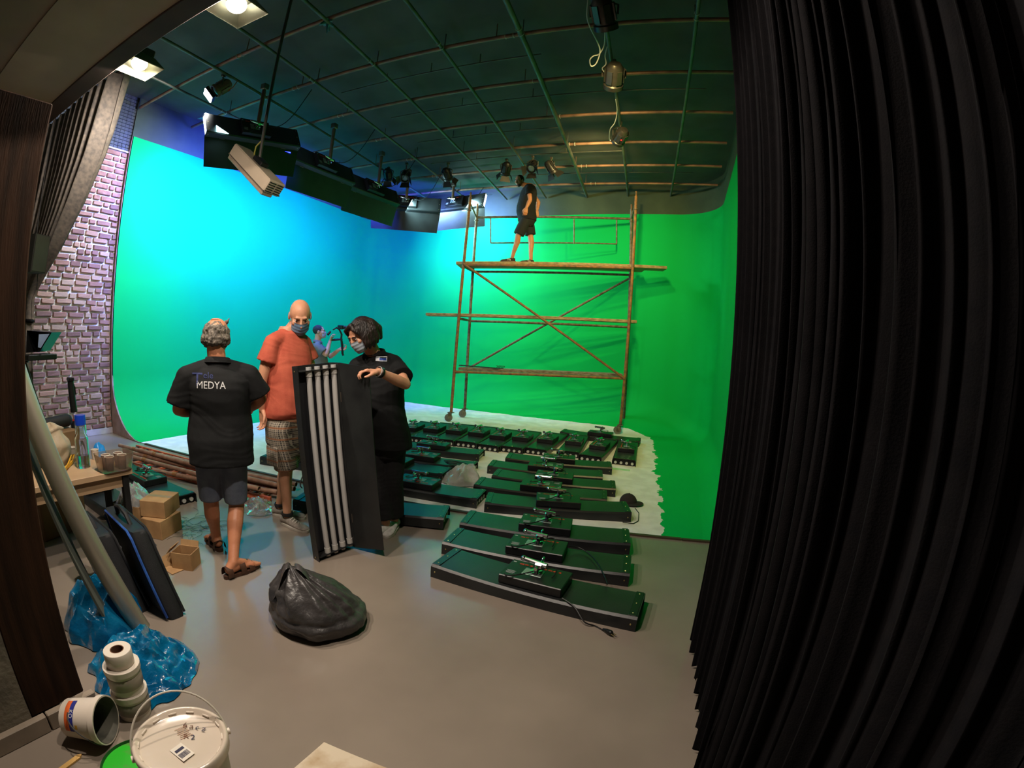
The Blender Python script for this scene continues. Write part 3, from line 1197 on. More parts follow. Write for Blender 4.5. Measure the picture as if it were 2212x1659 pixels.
def spot(loc, aim, label, size=1.0, doors=True, group=None, m=M_spot, cable=False):
    t = thing('spotlight', label, 'spotlight', loc, 0, group)
    aim = V(aim).normalized()
    R = aim.to_track_quat('Z', 'Y').to_matrix()
    s = size
    mb = MB()
    mb.lathe([(0.001, -0.15 * s), (0.05 * s, -0.145 * s), (0.075 * s, -0.11 * s), (0.08 * s, 0.05 * s), (0.092 * s, 0.06 * s), (0.092 * s, 0.10 * s), (0.078 * s, 0.10 * s), (0.07 * s, 0.075 * s)], R=R, seg=20)
    mb.build('casing', m, t, 35)
    for q in range(6):
        a = 2 * PI * q / 6
        MB().box(R @ V((0.083 * s * math.cos(a), 0.083 * s * math.sin(a), -0.03 * s)), (0.012 * s, 0.05 * s, 0.13 * s), R @ Matrix.Rotation(a, 3, 'Z')).build('cooling_fin', m, t, 0)
    MB().ball(R @ V((0, 0, 0.072 * s)), (0.07 * s, 0.07 * s, 0.02 * s), R, seg=18, rings=8).build('lens', M_lens, t, 180)
    # yoke and clamp
    side = R @ V((1, 0, 0))
    up = V((0, 0, 1))
    side = (side - up * side.dot(up)).normalized()
    mb = MB()
    mb.tube([side * 0.1 * s, side * 0.105 * s + up * 0.09 * s, up * 0.13 * s + side * 0.04 * s, up * 0.13 * s - side * 0.04 * s, -side * 0.105 * s + up * 0.09 * s, -side * 0.1 * s], 0.009 * s, 6)
    mb.build('yoke', M_steel, t)
    mb = MB()
    gap = PIPEZ - 0.03 - loc[2]
    mb.cyl(up * 0.13 * s, up * max(0.15 * s, gap), 0.012, seg=8)
    mb.box(up * max(0.15 * s, gap), (0.05, 0.05, 0.05), ch=0.008)
    mb.build('hook_clamp', M_steel, t, 35)
    if doors:
        for q in range(4):
            a = PI / 2 * q
            Rz = R @ Matrix.Rotation(a, 3, 'Z')
            h = [V((-0.07 * s, 0.092 * s, 0.10 * s)), V((0.07 * s, 0.092 * s, 0.10 * s)), V((0.10 * s, 0.15 * s, 0.19 * s)), V((-0.10 * s, 0.15 * s, 0.19 * s))]
            h = [Rz @ x for x in h]
            nn = (h[1] - h[0]).cross(h[2] - h[0]).normalized() * 0.003
            MB().add(h + [x + nn for x in h], [(0, 1, 2, 3), (7, 6, 5, 4), (0, 4, 5, 1), (1, 5, 6, 2), (2, 6, 7, 3), (3, 7, 4, 0)]).build('barn_door', m, t, 0)
    return t


for px, py, zz, txt, aim in ((838, 378, 4.7, 'over the third bank from the brick wall', (-0.3, 0.7, -0.6)), (876, 380, 4.6, 'above the blue lit bank', (0.2, -0.55, -0.8)),
                             (966, 378, 4.62, 'above the bank next to the scaffold', (0, 0.7, -0.6)),
                             (1093, 366, 4.66, 'over the head of the man on the scaffold', (-0.35, 0.6, -0.7)), (1150, 360, 4.66, 'facing the entrance behind the scaffold man', (0.0, -0.7, -0.7)),
                             (1190, 363, 4.66, 'turned to the green right wing', (0.4, 0.5, -0.7))):
    p = FL(px, py, zz)
    spot(p, aim, 'dark round spotlight on a rear pipe, ' + txt, 0.95, True, 'spotlights on the rear pipes')
M_par = mat('grey_par_casing', (92, 86, 78), rough=0.35, metal=0.6, rgb2=(70, 66, 60))
for k, (px, py, zz, txt) in enumerate(((1305, 35, 4.62, 'with the long looped white cable'), (1326, 168, 4.62, 'in the middle of its pipe'), (1340, 296, 4.62, 'with the small red lamp'))):
    p = FL(px, py, zz)
    t = spot(p, STAGE_AIM[k], 'grey stage lamp on the pipe over the light banks, ' + txt, 1.25 if k < 2 else 1.1, False, 'stage lamps on one pipe', M_par)
    if k == 0:
        cpts = [FL(1270, 0, 4.8), FL(1268, 35, 4.7), FL(1275, 60, 4.65), FL(1290, 90, 4.62), FL(1296, 112, 4.6), FL(1288, 137, 4.56), FL(1277, 143, 4.55), FL(1274, 130, 4.57),
                FL(1282, 121, 4.6), FL(1294, 117, 4.62), FL(1305, 97, 4.68), FL(1307, 60, 4.75), FL(1308, 40, 4.8)]
    elif k == 1:
        cpts = [FL(1312, 100, 4.8), FL(1307, 120, 4.75), FL(1309, 138, 4.7), FL(1301, 148, 4.68), FL(1308, 158, 4.66), FL(1318, 164, 4.64)]
    else:
        cpts = [FL(1330, 215, 4.8), FL(1333, 240, 4.78), FL(1328, 265, 4.72), FL(1318, 280, 4.68), FL(1317, 302, 4.65), FL(1328, 300, 4.66)]
    MB().tube(smooth_pts([q - p for q in cpts]), 0.0065, 6).build('white_cable', M_wcab, t)
    l = bpy.data.lights.new('added_stage_fill', 'SPOT')  # added fill light; the stage lamps themselves look switched off
    l.energy, l.color, l.spot_size, l.spot_blend, l.shadow_soft_size = P_STAGE, C_STAGE, math.radians(115), 0.9, 0.07
    lo = bpy.data.objects.new('added_stage_fill', l)
    COL.objects.link(lo)
    lo.parent = t
    av = V(STAGE_AIM[k]).normalized()
    lo.location = av * 0.16
    lo.rotation_euler = av.to_track_quat('-Z', 'Y').to_euler()
    if k == 2:
        MB().ball(FL(1344, 302, 4.6) - p + V((0, -0.1, -0.05)), 0.012, seg=8, rings=6).build('indicator', mat('red_led', (255, 40, 40), emit=2.0), t)
p = FL(477, 190, 4.66)
t = spot(p, (-0.35, -0.62, -0.70), 'brown square-faced lamp shining white at the brick wall with an orange wire', 1.0, False, None, mat('brown_spot', (150, 118, 100), rough=0.5, metal=0.3))
MB().tube([V((0.1, 0.05, -0.05)), V((0.16, 0.08, 0.0)), V((0.2, 0.1, 0.09))], 0.007, 6).build('orange_wire', mat('orange_wire', (190, 90, 50)), t)
nv = V((-0.35, -0.62, -0.70)).normalized()
Rn = nv.to_track_quat('Z', 'Y').to_matrix()
MB().box(nv * 0.17, (0.17, 0.17, 0.05), Rn, ch=0.004).build('panel_case', M_spot, t, 0)
MB().box(nv * 0.20, (0.155, 0.155, 0.012), Rn).build('lit_panel', mat('lit_white_panel', (236, 238, 255), emit=22.0), t, 0)
l = bpy.data.lights.new('panel_beam', 'AREA')
l.energy, l.color, l.size, l.spread = P_BRICK, (1.0, 0.98, 0.92), 0.15, math.radians(130)
lo = bpy.data.objects.new('panel_beam', l)
COL.objects.link(lo)
lo.parent = t
lo.location = nv * 0.215
lo.rotation_euler = V((-0.80, -0.38, -0.72)).to_track_quat('-Z', 'Y').to_euler()

# knotted scrap of blue plastic on the grid
p = FL(707, 45, PIPEZ - 0.02)
mb = MB()
for q in range(7):
    a = q * 0.9
    mb.cap((0, 0, 0), (0.07 * math.cos(a), 0.07 * math.sin(a), -0.02 - 0.03 * (q % 3)), 0.03, 0.012)
mb.cap((0, 0, 0), (0.01, 0.02, -0.15), 0.02, 0.008)
tag(link('plastic_knot', remesh(mb, 0.008, 2), None, p), 'scrap of pale blue plastic knotted on a grid pipe', 'plastic')
bpy.data.objects['plastic_knot'].data.materials.append(mat('pale_blue_plastic', (90, 150, 165), rough=0.3))

# beige unit hanging on a thin drop pole
pb = V((-3.65, 2.88, 0))
cb = PP(553, 366, pb, 0.0)
M_beige = mat('beige_casing', (176, 160, 140), rough=0.5, rgb2=(166, 150, 131), scale=3)
t = thing('hanging_unit', 'long beige vented unit hanging on a thin pole before the green wall', 'appliance', cb)
a0, a1 = PP(520, 328, pb, 0.20), PP(590, 402, pb, -0.20)
xd = (a1 - a0).normalized()
yd = V((0, 0, 1)).cross(xd).normalized()
zd = xd.cross(yd)
R = Matrix((xd, yd, zd)).transposed()
Ln = (a1 - a0).length + 0.05
MB().box((0, 0, 0), (Ln, 0.21, 0.135), R, ch=0.012).build('casing', M_beige, t, 0)
MB().box(R @ V((0, -0.03, -0.083)), (Ln * 0.98, 0.13, 0.03), R, ch=0.006).build('under_tray', mat('beige_tray', (150, 134, 116), rough=0.5), t, 0)
for q in range(5):
    for s in (-1, 1):
        MB().box(R @ V((Ln / 2 + 0.001, s * 0.047, -0.044 + 0.022 * q)), (0.006, 0.075, 0.008), R).build('vent_slot', M_inner, t, 0)
for s in (-1, 1):
    MB().box(R @ V((0, s * 0.1, -0.052)), (Ln * 1.002, 0.014, 0.01), R).build('seam_strip', mat('seam_dark', (84, 74, 64)), t, 0)
MB().cyl((pb.x - cb.x, pb.y - cb.y, 0.06), (pb.x - cb.x, pb.y - cb.y, CEIL - cb.z), 0.016, seg=10).build('drop_pole', mat('pole_grey', (110, 106, 100), rough=0.4, metal=0.7), t)
MB().box(R @ V((0, 0, 0.085)), (0.16, 0.1, 0.05), R, ch=0.006).build('bracket', M_blk2, t, 0)
MB().tube([V((0.0, 0.02, 0.30)), V((-0.05, 0.0, 0.24)), V((-0.06, 0, 0.17)), V((-0.03, 0, 0.09))], 0.008, 6).build('yellow_wire', mat('yellow_wire', (150, 140, 50)), t)

# ================================================================== scaffold tower
M_rust = mat('rusty_scaffold_paint', (168, 112, 62), rough=0.65, metal=0.2, rgb2=(112, 88, 68), scale=16, bump=0.2, bscale=60)
M_rust2 = mat('grey_scaffold_paint', (128, 122, 106), rough=0.6, metal=0.3, rgb2=(96, 80, 62), scale=16, bump=0.2, bscale=60)
FLw, BLw, FRw = FL(973, 911, ZC), FL(1003, 902, ZC), FL(1338, 938, ZC)
BRw = FRw + (BLw - FLw)
FLt, FRt = PP(1016, 426, FLw), PP(1374, 424, FRw)
BLt = PP(1031, 450, BLw)
BRt = PP(1364, 452, BRw)
sc0 = (FLw + FRw) / 2
sc0.z = 0
sca = thing('scaffold_tower', 'rusty steel scaffold tower on castors in front of the green back wall', 'scaffold', sc0)


def pz(foot, top, z):
    return foot.lerp(top, (z - foot.z) / (top.z - foot.z)) - sc0


posts = {}
for nm, f_, t_ in (('FL', FLw, FLt), ('BL', BLw, BLt), ('FR', FRw, FRt), ('BR', BRw, BRt)):
    posts[nm] = (f_, t_)
    o = MB().cyl(pz(f_, t_, 0.2), t_ - sc0, 0.029, seg=12).build('post', M_rust if nm[0] == 'F' else M_rust2, sca)
    MB().cyl(pz(f_, t_, t_.z - 0.02), pz(f_, t_, t_.z + 0.10), 0.017, seg=10).build('spigot', M_rust, o)
    MB().cyl(pz(f_, t_, t_.z - 0.27), pz(f_, t_, t_.z - 0.25), 0.045, seg=12).build('collar', M_rust2, o)
    # castor
    g = V((f_.x, f_.y, 0)) - sc0
    wd = V((0.35, -1, 0)).normalized()
    c = g + V((-0.045, 0.0, 0.075 + ZC))
    ca = MB().cyl(c - wd * 0.02, c + wd * 0.02, 0.075, seg=20).build('castor_wheel', mat('castor_rubber', (120, 116, 110), rough=0.7, rgb2=(90, 86, 82)), sca)
    MB().cyl(c - wd * 0.023, c + wd * 0.023, 0.035, seg=14).build('hub', M_steel, ca)
    mb = MB()
    mb.box(c + V((0.02, 0, 0.1)), (0.03, 0.07, 0.012), Matrix.Rotation(math.atan2(wd.y, wd.x) + PI / 2, 3, 'Z'))
    for s in (-1, 1):
        mb.box(c + wd * 0.028 * s + V((0.02, 0, 0.045)), (0.05, 0.006, 0.11), Matrix.Rotation(math.atan2(wd.y, wd.x) + PI / 2, 3, 'Z'))
    mb.box(g + V((0, 0, 0.185)), (0.10, 0.10, 0.012))
    mb.cyl(g + V((0, 0, 0.13)), g + V((0, 0, 0.3)), 0.02, seg=10)
    mb.build('castor_fork', M_rust2, ca, 30)


def zof(x, y, base):
    return PP(x, y, base).z


LV = [('top', zof(1000, 573, FLw), zof(1369, 580, FRw)), ('mid', zof(992, 686, FLw), zof(1361, 700, FRw)), ('low', zof(985, 803, FLw), zof(1352, 818, FRw))]


def rail(a, b, r=0.024, m=M_rust, nm='ledger'):
    return MB().cyl(a, b, r, seg=10).build(nm, m, sca)


for nm, zl, zr in LV:
    if nm != 'mid':
        rail(pz(*posts['FL'], zl), pz(*posts['FR'], zr), 0.024)
    rail(pz(*posts['BL'], zl - 0.03), pz(*posts['BR'], zr - 0.03), 0.024, M_rust2)
    for a, b, z in (('FL', 'BL', zl - 0.02), ('FR', 'BR', zr - 0.02)):
        rail(pz(*posts[a], z), pz(*posts[b], z), 0.024, M_rust2, 'transom')
rail(pz(*posts['FL'], LV[0][1] + 0.03) - V((0, 0.03, 0)), pz(*posts['FR'], LV[2][2]) - V((0, 0.03, 0)), 0.022, M_rust, 'brace')
rail(pz(*posts['BR'], LV[0][2] - 0.08) + V((0, 0.03, 0)), pz(*posts['BL'], LV[2][1] + 0.03) + V((0, 0.03, 0)), 0.022, M_rust2, 'brace')
zr1 = zof(1030, 470, BLw)
zr2 = zof(1365, 473, BRw)
rail(pz(*posts['BL'], zr1), pz(*posts['BR'], zr2), 0.024, M_rust2, 'guard_rail')
gl = [PP(x, y, BLw.lerp(BRw, f)) - sc0 for x, y, f in ((1060, 472, 0.08), (1060, 525, 0.08), (1240, 527, 0.62), (1332, 527, 0.91), (1332, 474, 0.91), (1240, 473, 0.62))]
for a, b in ((0, 1), (1, 3), (3, 4), (2, 5)):
    rail(gl[a], gl[b], 0.014, M_rust2, 'guard_frame_bar')
rail(pz(*posts['FL'], FLt.z - 0.1), pz(*posts['BL'], zr1), 0.016, M_rust2, 'transom')
rail(pz(*posts['FR'], FRt.z - 0.1), pz(*posts['BR'], zr2), 0.016, M_rust2, 'transom')

M_plank = mat('paint_splashed_plank', (186, 160, 118), rough=0.8, rgb2=(140, 112, 80), scale=5, stretch=(1, 8, 8), bump=0.15, bscale=30)


def plank(pa, pb_, label, z_extra, width=0.26, th=0.055, m=M_plank, yoff=0.185):
    a, b = V(pa), V(pb_)
    c = (a + b) / 2
    x = (b - a).normalized()
    y = V((0, 0, 1)).cross(x).normalized()
    z = x.cross(y)
    R = Matrix((x, y, z)).transposed()
    o = MB().box((0, 0, 0), ((b - a).length, width, th), R, ch=0.005).build('scaffold_plank', m, None, 0, c + V((0, 0, z_extra)) + y * yoff)
    return tag(o, label, 'plank')


def lerpz(x, y, lv):
    b = FLw.lerp(FRw, 0.5)
    return b


zl, zr = LV[0][1] + 0.054, LV[0][2] + 0.054


def along(px, zl, zr):
    """point above the front ledger line whose picture column is px"""
    best = None
    a, b = pz(*posts['FL'], zl) + sc0, pz(*posts['FR'], zr) + sc0
    for k in range(-30, 131):
        p = a.lerp(b, k / 100)
        v = CAMR.transposed() @ (p - CAMP)
        v.normalize()
        t_ = math.acos(-v.z)
        r = CF * t_ * (1 + CK * t_ * t_)
        x = IMW / 2 + r * v.x / math.hypot(v.x, v.y)
        if best is None or abs(x - px) < best[0]:
            best = (abs(x - px), p)
    return best[1]


plank(along(985, zl, zr), along(1442, zl, zr), 'upper scaffold plank the man in black stands on', 0.0, 0.30)
plank(along(985, zl, zr), along(1400, zl, zr), 'plank behind the one the man in black stands on', 0.0, 0.22, yoff=0.465)
TOPZ = ((zl + zr) / 2) + 0.0225
PLZ = (zl, zr)
zl2, zr2 = LV[1][1] + 0.054, LV[1][2] + 0.054
plank(along(918, zl2, zr2), along(1377, zl2, zr2), 'middle scaffold plank sticking out past the posts', 0.0, 0.24)
zl3, zr3 = LV[2][1] + 0.054, LV[2][2] + 0.054
plank(along(990, zl3, zr3), along(1348, zl3, zr3), 'grey paint spattered plank on the lowest rung of the scaffold', 0.0, 0.26, m=mat('grey_plank', (150, 140, 124), rough=0.8, rgb2=(112, 92, 74), scale=6, stretch=(1, 6, 6)))
c = along(1030, zl3, zr3) + V((0, 0.16, 0.042))
t = thing('hook_rods', 'bundle of thin dark hooked rods on the lowest scaffold plank', 'rods', c)
for q in range(6):
    yy = -0.05 + q * 0.02
    MB().tube([V((-0.42, yy, 0.004 + 0.004 * (q % 2))), V((0.0, yy, 0.006)), V((0.36 + 0.02 * q, yy, 0.01)), V((0.39 + 0.02 * q, yy, 0.05)), V((0.36 + 0.02 * q, yy, 0.06))], 0.006, 6).build('rod', M_inner, t)

# ================================================================== people
M_skin = mat('skin_tan', (196, 132, 98), rough=0.5, rgb2=(180, 116, 84), scale=9, bump=0.05, bscale=120)
M_skin2 = mat('skin_light', (214, 158, 126), rough=0.5, rgb2=(200, 142, 110), scale=9, bump=0.05, bscale=120)
M_eye = mat('eye_white', (225, 222, 216), rough=0.2)
M_iris = mat('eye_dark', (30, 20, 16), rough=0.2)
M_brow = mat('eyebrow_hair', (40, 28, 22), rough=0.8)
M_mask = mat('pale_surgical_mask', (176, 186, 196), rough=0.8, rgb2=(160, 172, 186), scale=20, bump=0.1, bscale=60)
M_maskb = mat('blue_surgical_mask', (112, 142, 168), rough=0.8, rgb2=(96, 126, 154), scale=20, bump=0.1, bscale=60)


def ring_se(c, s, f, a, b, n=22, e=2.4):
    out = []
    for i in range(n):
        t = 2 * PI * i / n
        cx, sy = math.cos(t), math.sin(t)
        out.append(c + s * (a * math.copysign(abs(cx) ** (2 / e), cx)) + f * (b * math.copysign(abs(sy) ** (2 / e), sy)))
    return out


TORSO = [(-0.30, 0.11, 0.085, 0.0), (-0.14, 0.160, 0.112, -0.005), (0.02, 0.165, 0.115, -0.005), (0.20, 0.155, 0.112, 0.004), (0.40, 0.148, 0.11, 0.008),
         (0.62, 0.160, 0.115, 0.004), (0.80, 0.168, 0.108, -0.004), (0.92, 0.160, 0.095, -0.010), (1.02, 0.128, 0.078, -0.012), (1.10, 0.085, 0.066, -0.012), (1.17, 0.060, 0.058, -0.01)]


def torso(mb, pel, che, s, f, w=1.0, d=1.0, belly=0.0, grow=0.0, t0=-9, t1=9, flare=0.0):
    rings = []
    for t, a, b, o in TORSO:
        if t < t0 or t > t1:
            continue
        if grow > 0 and t < -0.05:
            a, b = 0.162, 0.114
        bl = belly * math.exp(-((t - 0.28) / 0.26) ** 2)
        g = grow + (flare * max(0.0, 0.35 - t))
        c = pel + (che - pel) * t + f * (o + bl * 0.6)
        rings.append(ring_se(c, s, f, a * w + g + bl * 0.35, b * d + g + bl * 0.5))
    if t0 > -9:
        c0 = pel + (che - pel) * t0
        a, b = (0.162, 0.114) if t0 < -0.05 else [(q[1], q[2]) for q in TORSO if q[0] >= t0][0]
        rings.insert(0, ring_se(c0, s, f, a * w + grow + flare * (0.35 - t0), b * d + grow + flare * (0.35 - t0)))
    mb.loft(rings)


def head_parts(mb, c, R, k=1.0):
    def P(x, y, z):
        return c + R @ (V((x, y, z)) * k)

    def E(p, r):
        mb.ball(P(*p), tuple(q * k for q in r), R, 20, 14)
    E((0, -0.014, 0.030), (0.076, 0.098, 0.088))
    E((0, 0.022, -0.02), (0.064, 0.074, 0.095))
    E((0, 0.040, -0.078), (0.048, 0.046, 0.038))
    E((0, 0.074, -0.098), (0.022, 0.018, 0.018))
    mb.cap(P(-0.034, 0.080, 0.030), P(0.034, 0.080, 0.030), 0.0105 * k)
    mb.cap(P(0, 0.092, 0.018), P(0, 0.112, -0.026), 0.009 * k, 0.014 * k)
    E((-0.012, 0.100, -0.030), (0.010, 0.010, 0.008))
    E((0.012, 0.100, -0.030), (0.010, 0.010, 0.008))
    E((0, 0.086, -0.058), (0.024, 0.012, 0.011))
    E((-0.045, 0.068, -0.015), (0.022, 0.022, 0.022))
    E((0.045, 0.068, -0.015), (0.022, 0.022, 0.022))
    for s in (-1, 1):
        mb.ball(P(s * 0.078, -0.008, -0.004), (0.010 * k, 0.020 * k, 0.032 * k), R @ Matrix.Rotation(-0.25 * s, 3, 'Z'), 12, 8)
    return P


def basis(fwd, roll=0.0):
    f = V(fwd).normalized()
    x = f.cross(V((0, 0, 1))).normalized()
    z = x.cross(f)
    return Matrix((x, f, z)).transposed() @ Matrix.Rotation(roll, 3, 'Y')


def hand(mb, wrist, d, pn, ts, curl=0.5, k=1.0, tip=None):
    """d: direction of the fingers, pn: direction the palm faces, ts: side on which the thumb sits"""
    d = V(d).normalized()
    pn = V(pn)
    pn = (pn - d * pn.dot(d)).normalized()
    ts = V(ts)
    ts = (ts - d * ts.dot(d) - pn * ts.dot(pn)).normalized()
    off = [0.034, 0.0115, -0.0115, -0.033]
    ln = [0.94, 1.04, 1.0, 0.80]
    for o, l in zip(off, ln):
        kn = wrist + (d * 0.088 + ts * o) * k
        mb.cap(wrist + (d * 0.015 + ts * o * 0.55) * k, kn, 0.016 * k, 0.0135 * k)
        p, ang = kn, 0.12 + curl * 0.45
        dd = (d + ts * o * 1.6).normalized()
        for seg, r in ((0.042, 0.0092), (0.027, 0.0084), (0.021, 0.0074)):
            v = dd * math.cos(ang) + pn * math.sin(ang)
            q = p + v * seg * l * k
            mb.cap(p, q, r * k, r * 0.93 * k, 10)
            p = q
            ang += 0.25 + curl * 0.7
    b0 = wrist + (d * 0.022 + ts * 0.026 + pn * 0.006) * k
    b1 = b0 + (d * 0.030 + ts * 0.026 + pn * 0.012) * k
    b2 = b1 + (d * 0.030 + ts * 0.006 + pn * (0.010 + 0.012 * curl)) * k
    b3 = b2 + (d * 0.020 - ts * 0.006 * curl + pn * 0.012 * curl) * k
    mb.chain([b0, b1, b2, b3], [0.017 * k, 0.0125 * k, 0.0105 * k, 0.0085 * k])


def foot(mb, an, toe_dir, sole, k=1.0, toes=True):
    d = V((toe_dir[0], toe_dir[1], 0)).normalized()
    s = V((d.y, -d.x, 0))
    if not toes:
        mb.cap(an, an - V((0, 0, 0.05)), 0.033, 0.030)
        return d, s
    heel = V((an.x, an.y, sole + 0.035)) - d * 0.035
    ball = V((an.x, an.y, sole + 0.024)) + d * 0.13 * k
    mb.cap(an, heel + V((0, 0, 0.005)), 0.034, 0.033)
    mb.cap(heel, V((an.x, an.y, sole + 0.04)) + d * 0.05, 0.033, 0.032)
    mb.cap(an + d * 0.015, ball + s * 0.0, 0.032, 0.024)
    for o in (-0.028, 0.0, 0.028):
        mb.cap(V((an.x, an.y, sole + 0.034)) + d * 0.04, ball + s * o, 0.026, 0.022)
    for o, l, r in ((-0.042, 0.034, 0.0095), (-0.024, 0.042, 0.0095), (-0.005, 0.048, 0.010), (0.014, 0.052, 0.0105), (0.036, 0.054, 0.0135)) if toes else ():
        mb.cap(ball + s * o - V((0, 0, 0.004)), ball + s * o + d * l * k - V((0, 0, 0.010)), r * 1.1, r)
    return d, s


def shoe(t, an, d, sole, m, msole, k=1.0, stripes=None, laces=None, tongue=None):
    d = V((d[0], d[1], 0)).normalized()
    s = V((d.y, -d.x, 0))
    o = V((an.x, an.y, sole))
    ms = [(-0.062, 0.030, 0.072), (-0.045, 0.038, 0.082), (0.0, 0.037, 0.088), (0.05, 0.040, 0.076), (0.10, 0.046, 0.058), (0.15, 0.048, 0.047), (0.19, 0.042, 0.040), (0.215, 0.025, 0.030)]
    rings = []
    for x, w_, h in ms:
        c = o + d * x * k
        ring = []
        for i in range(14):
            a = 2 * PI * i / 14
            ca, sa = math.cos(a), math.sin(a)
            ring.append(c + s * (w_ * math.copysign(abs(ca) ** 0.8, ca)) + V((0, 0, 0.016 + max(0.0, (h - 0.016) * (0.5 + 0.5 * sa)))))
        rings.append(ring)
    up = MB().loft(rings).build('shoe', m, t, 60)
    rings = []
    for z, gx in ((0.0, 0.0), (0.010, 0.003), (0.024, 0.002)):
        ring = []
        for i in range(24):
            a = 2 * PI * i / 24
            ca, sa = math.cos(a), math.sin(a)
            w_ = 0.050 if ca > 0 else 0.042
            ring.append(o + d * (0.076 * k + (0.147 * k + gx) * ca) + s * ((w_ + gx) * math.copysign(abs(sa) ** 0.75, sa)) + V((0, 0, z)))
        rings.append(ring)
    MB().loft(rings).build('sole', msole, up, 50)
    if laces:
        for q in range(4):
            x = 0.055 + q * 0.022
            MB().tube([o + d * x * k + s * 0.026 + V((0, 0, 0.072 - 0.5 * (x - 0.05))), o + d * (x + 0.006) * k + V((0, 0, 0.090 - 0.42 * (x - 0.05))), o + d * x * k - s * 0.026 + V((0, 0, 0.072 - 0.5 * (x - 0.05)))], 0.004, 5).build('lace', laces, up)
    if stripes:
        for q in range(3):
            x = 0.03 + q * 0.025
            for sd in (-1, 1):
                MB().box(o + d * (x + 0.008) * k + s * sd * 0.0415 + V((0, 0, 0.043)), (0.010, 0.004, 0.046),
                         Matrix((d, s, V((0, 0, 1)))).transposed() @ Matrix.Rotation(0.5, 3, 'Y')).build('stripe', stripes, up, 0)
    return up


def fold_disp(amp, sx=7, sz=4, seed=0.0):
    def f(p):
        q = V((p.x * sx + seed, p.y * sx, p.z * sz))
        r = noise.noise(q)
        r2 = noise.noise(V((p.x * 3 + seed, p.y * 3, p.z * 22 + 4 * noise.noise(p * 3))))
        return amp * (r * 0.8 + 0.55 * (1 - abs(r2) * 2) * 0.5)
    return f


def add_mesh(nm, me, m, t, smooth=180):
    finish(me, m, smooth)
    return link(nm, me, t)


def face_bits(t, P, R, k=1.0, brow=M_brow, eyes=True):
    if eyes:
        for s in (-1, 1):
            e = MB().ball(P(s * 0.031, 0.0815, 0.010), (0.0135 * k, 0.0085 * k, 0.008 * k), R, 12, 8).build('eye', M_eye, t, 180)
            MB().ball(P(s * 0.031, 0.088, 0.010), (0.006 * k, 0.004 * k, 0.006 * k), R, 10, 6).build('iris', M_iris, e, 180)
    for s in (-1, 1):
        MB().tube([P(s * 0.012, 0.094, 0.028), P(s * 0.032, 0.095, 0.034), P(s * 0.052, 0.080, 0.028)], [0.004 * k, 0.005 * k, 0.003 * k], 6).build('eyebrow', brow, t)


def mask(t, P, R, m, k=1.0):
    def fn(u, v):
        a = (u - 0.5) * 2.35
        z = -0.108 + 0.108 * v
        bul = 1.0 + 0.12 * math.exp(-(a / 0.4) ** 2) * math.exp(-((v - 0.72) / 0.35) ** 2)
        rx, ry = 0.071, 0.088
        if v < 0.35:
            sh = 1 - 0.35 * ((0.35 - v) / 0.35) ** 2
            rx *= sh
            ry *= (1 - 0.12 * ((0.35 - v) / 0.35) ** 2)
        rip = 0.0012 * math.sin(v * 26)
        return P(math.sin(a) * (rx + rip) * (0.96 + 0.04 * bul), 0.024 + math.cos(a) * (ry + rip) * bul, z)
    o = MB().grid(fn, 26, 18).build('face_mask', m, t, 180)
    for s in (-1, 1):
        MB().tube([P(s * 0.068, 0.052, -0.015), P(s * 0.078, 0.02, 0.018), P(s * 0.083, -0.02, 0.022), P(s * 0.083, -0.03, -0.005), P(s * 0.077, 0.0, -0.04), P(s * 0.062, 0.050, -0.085)], 0.0018, 5).build('ear_loop', m, o)
    return o


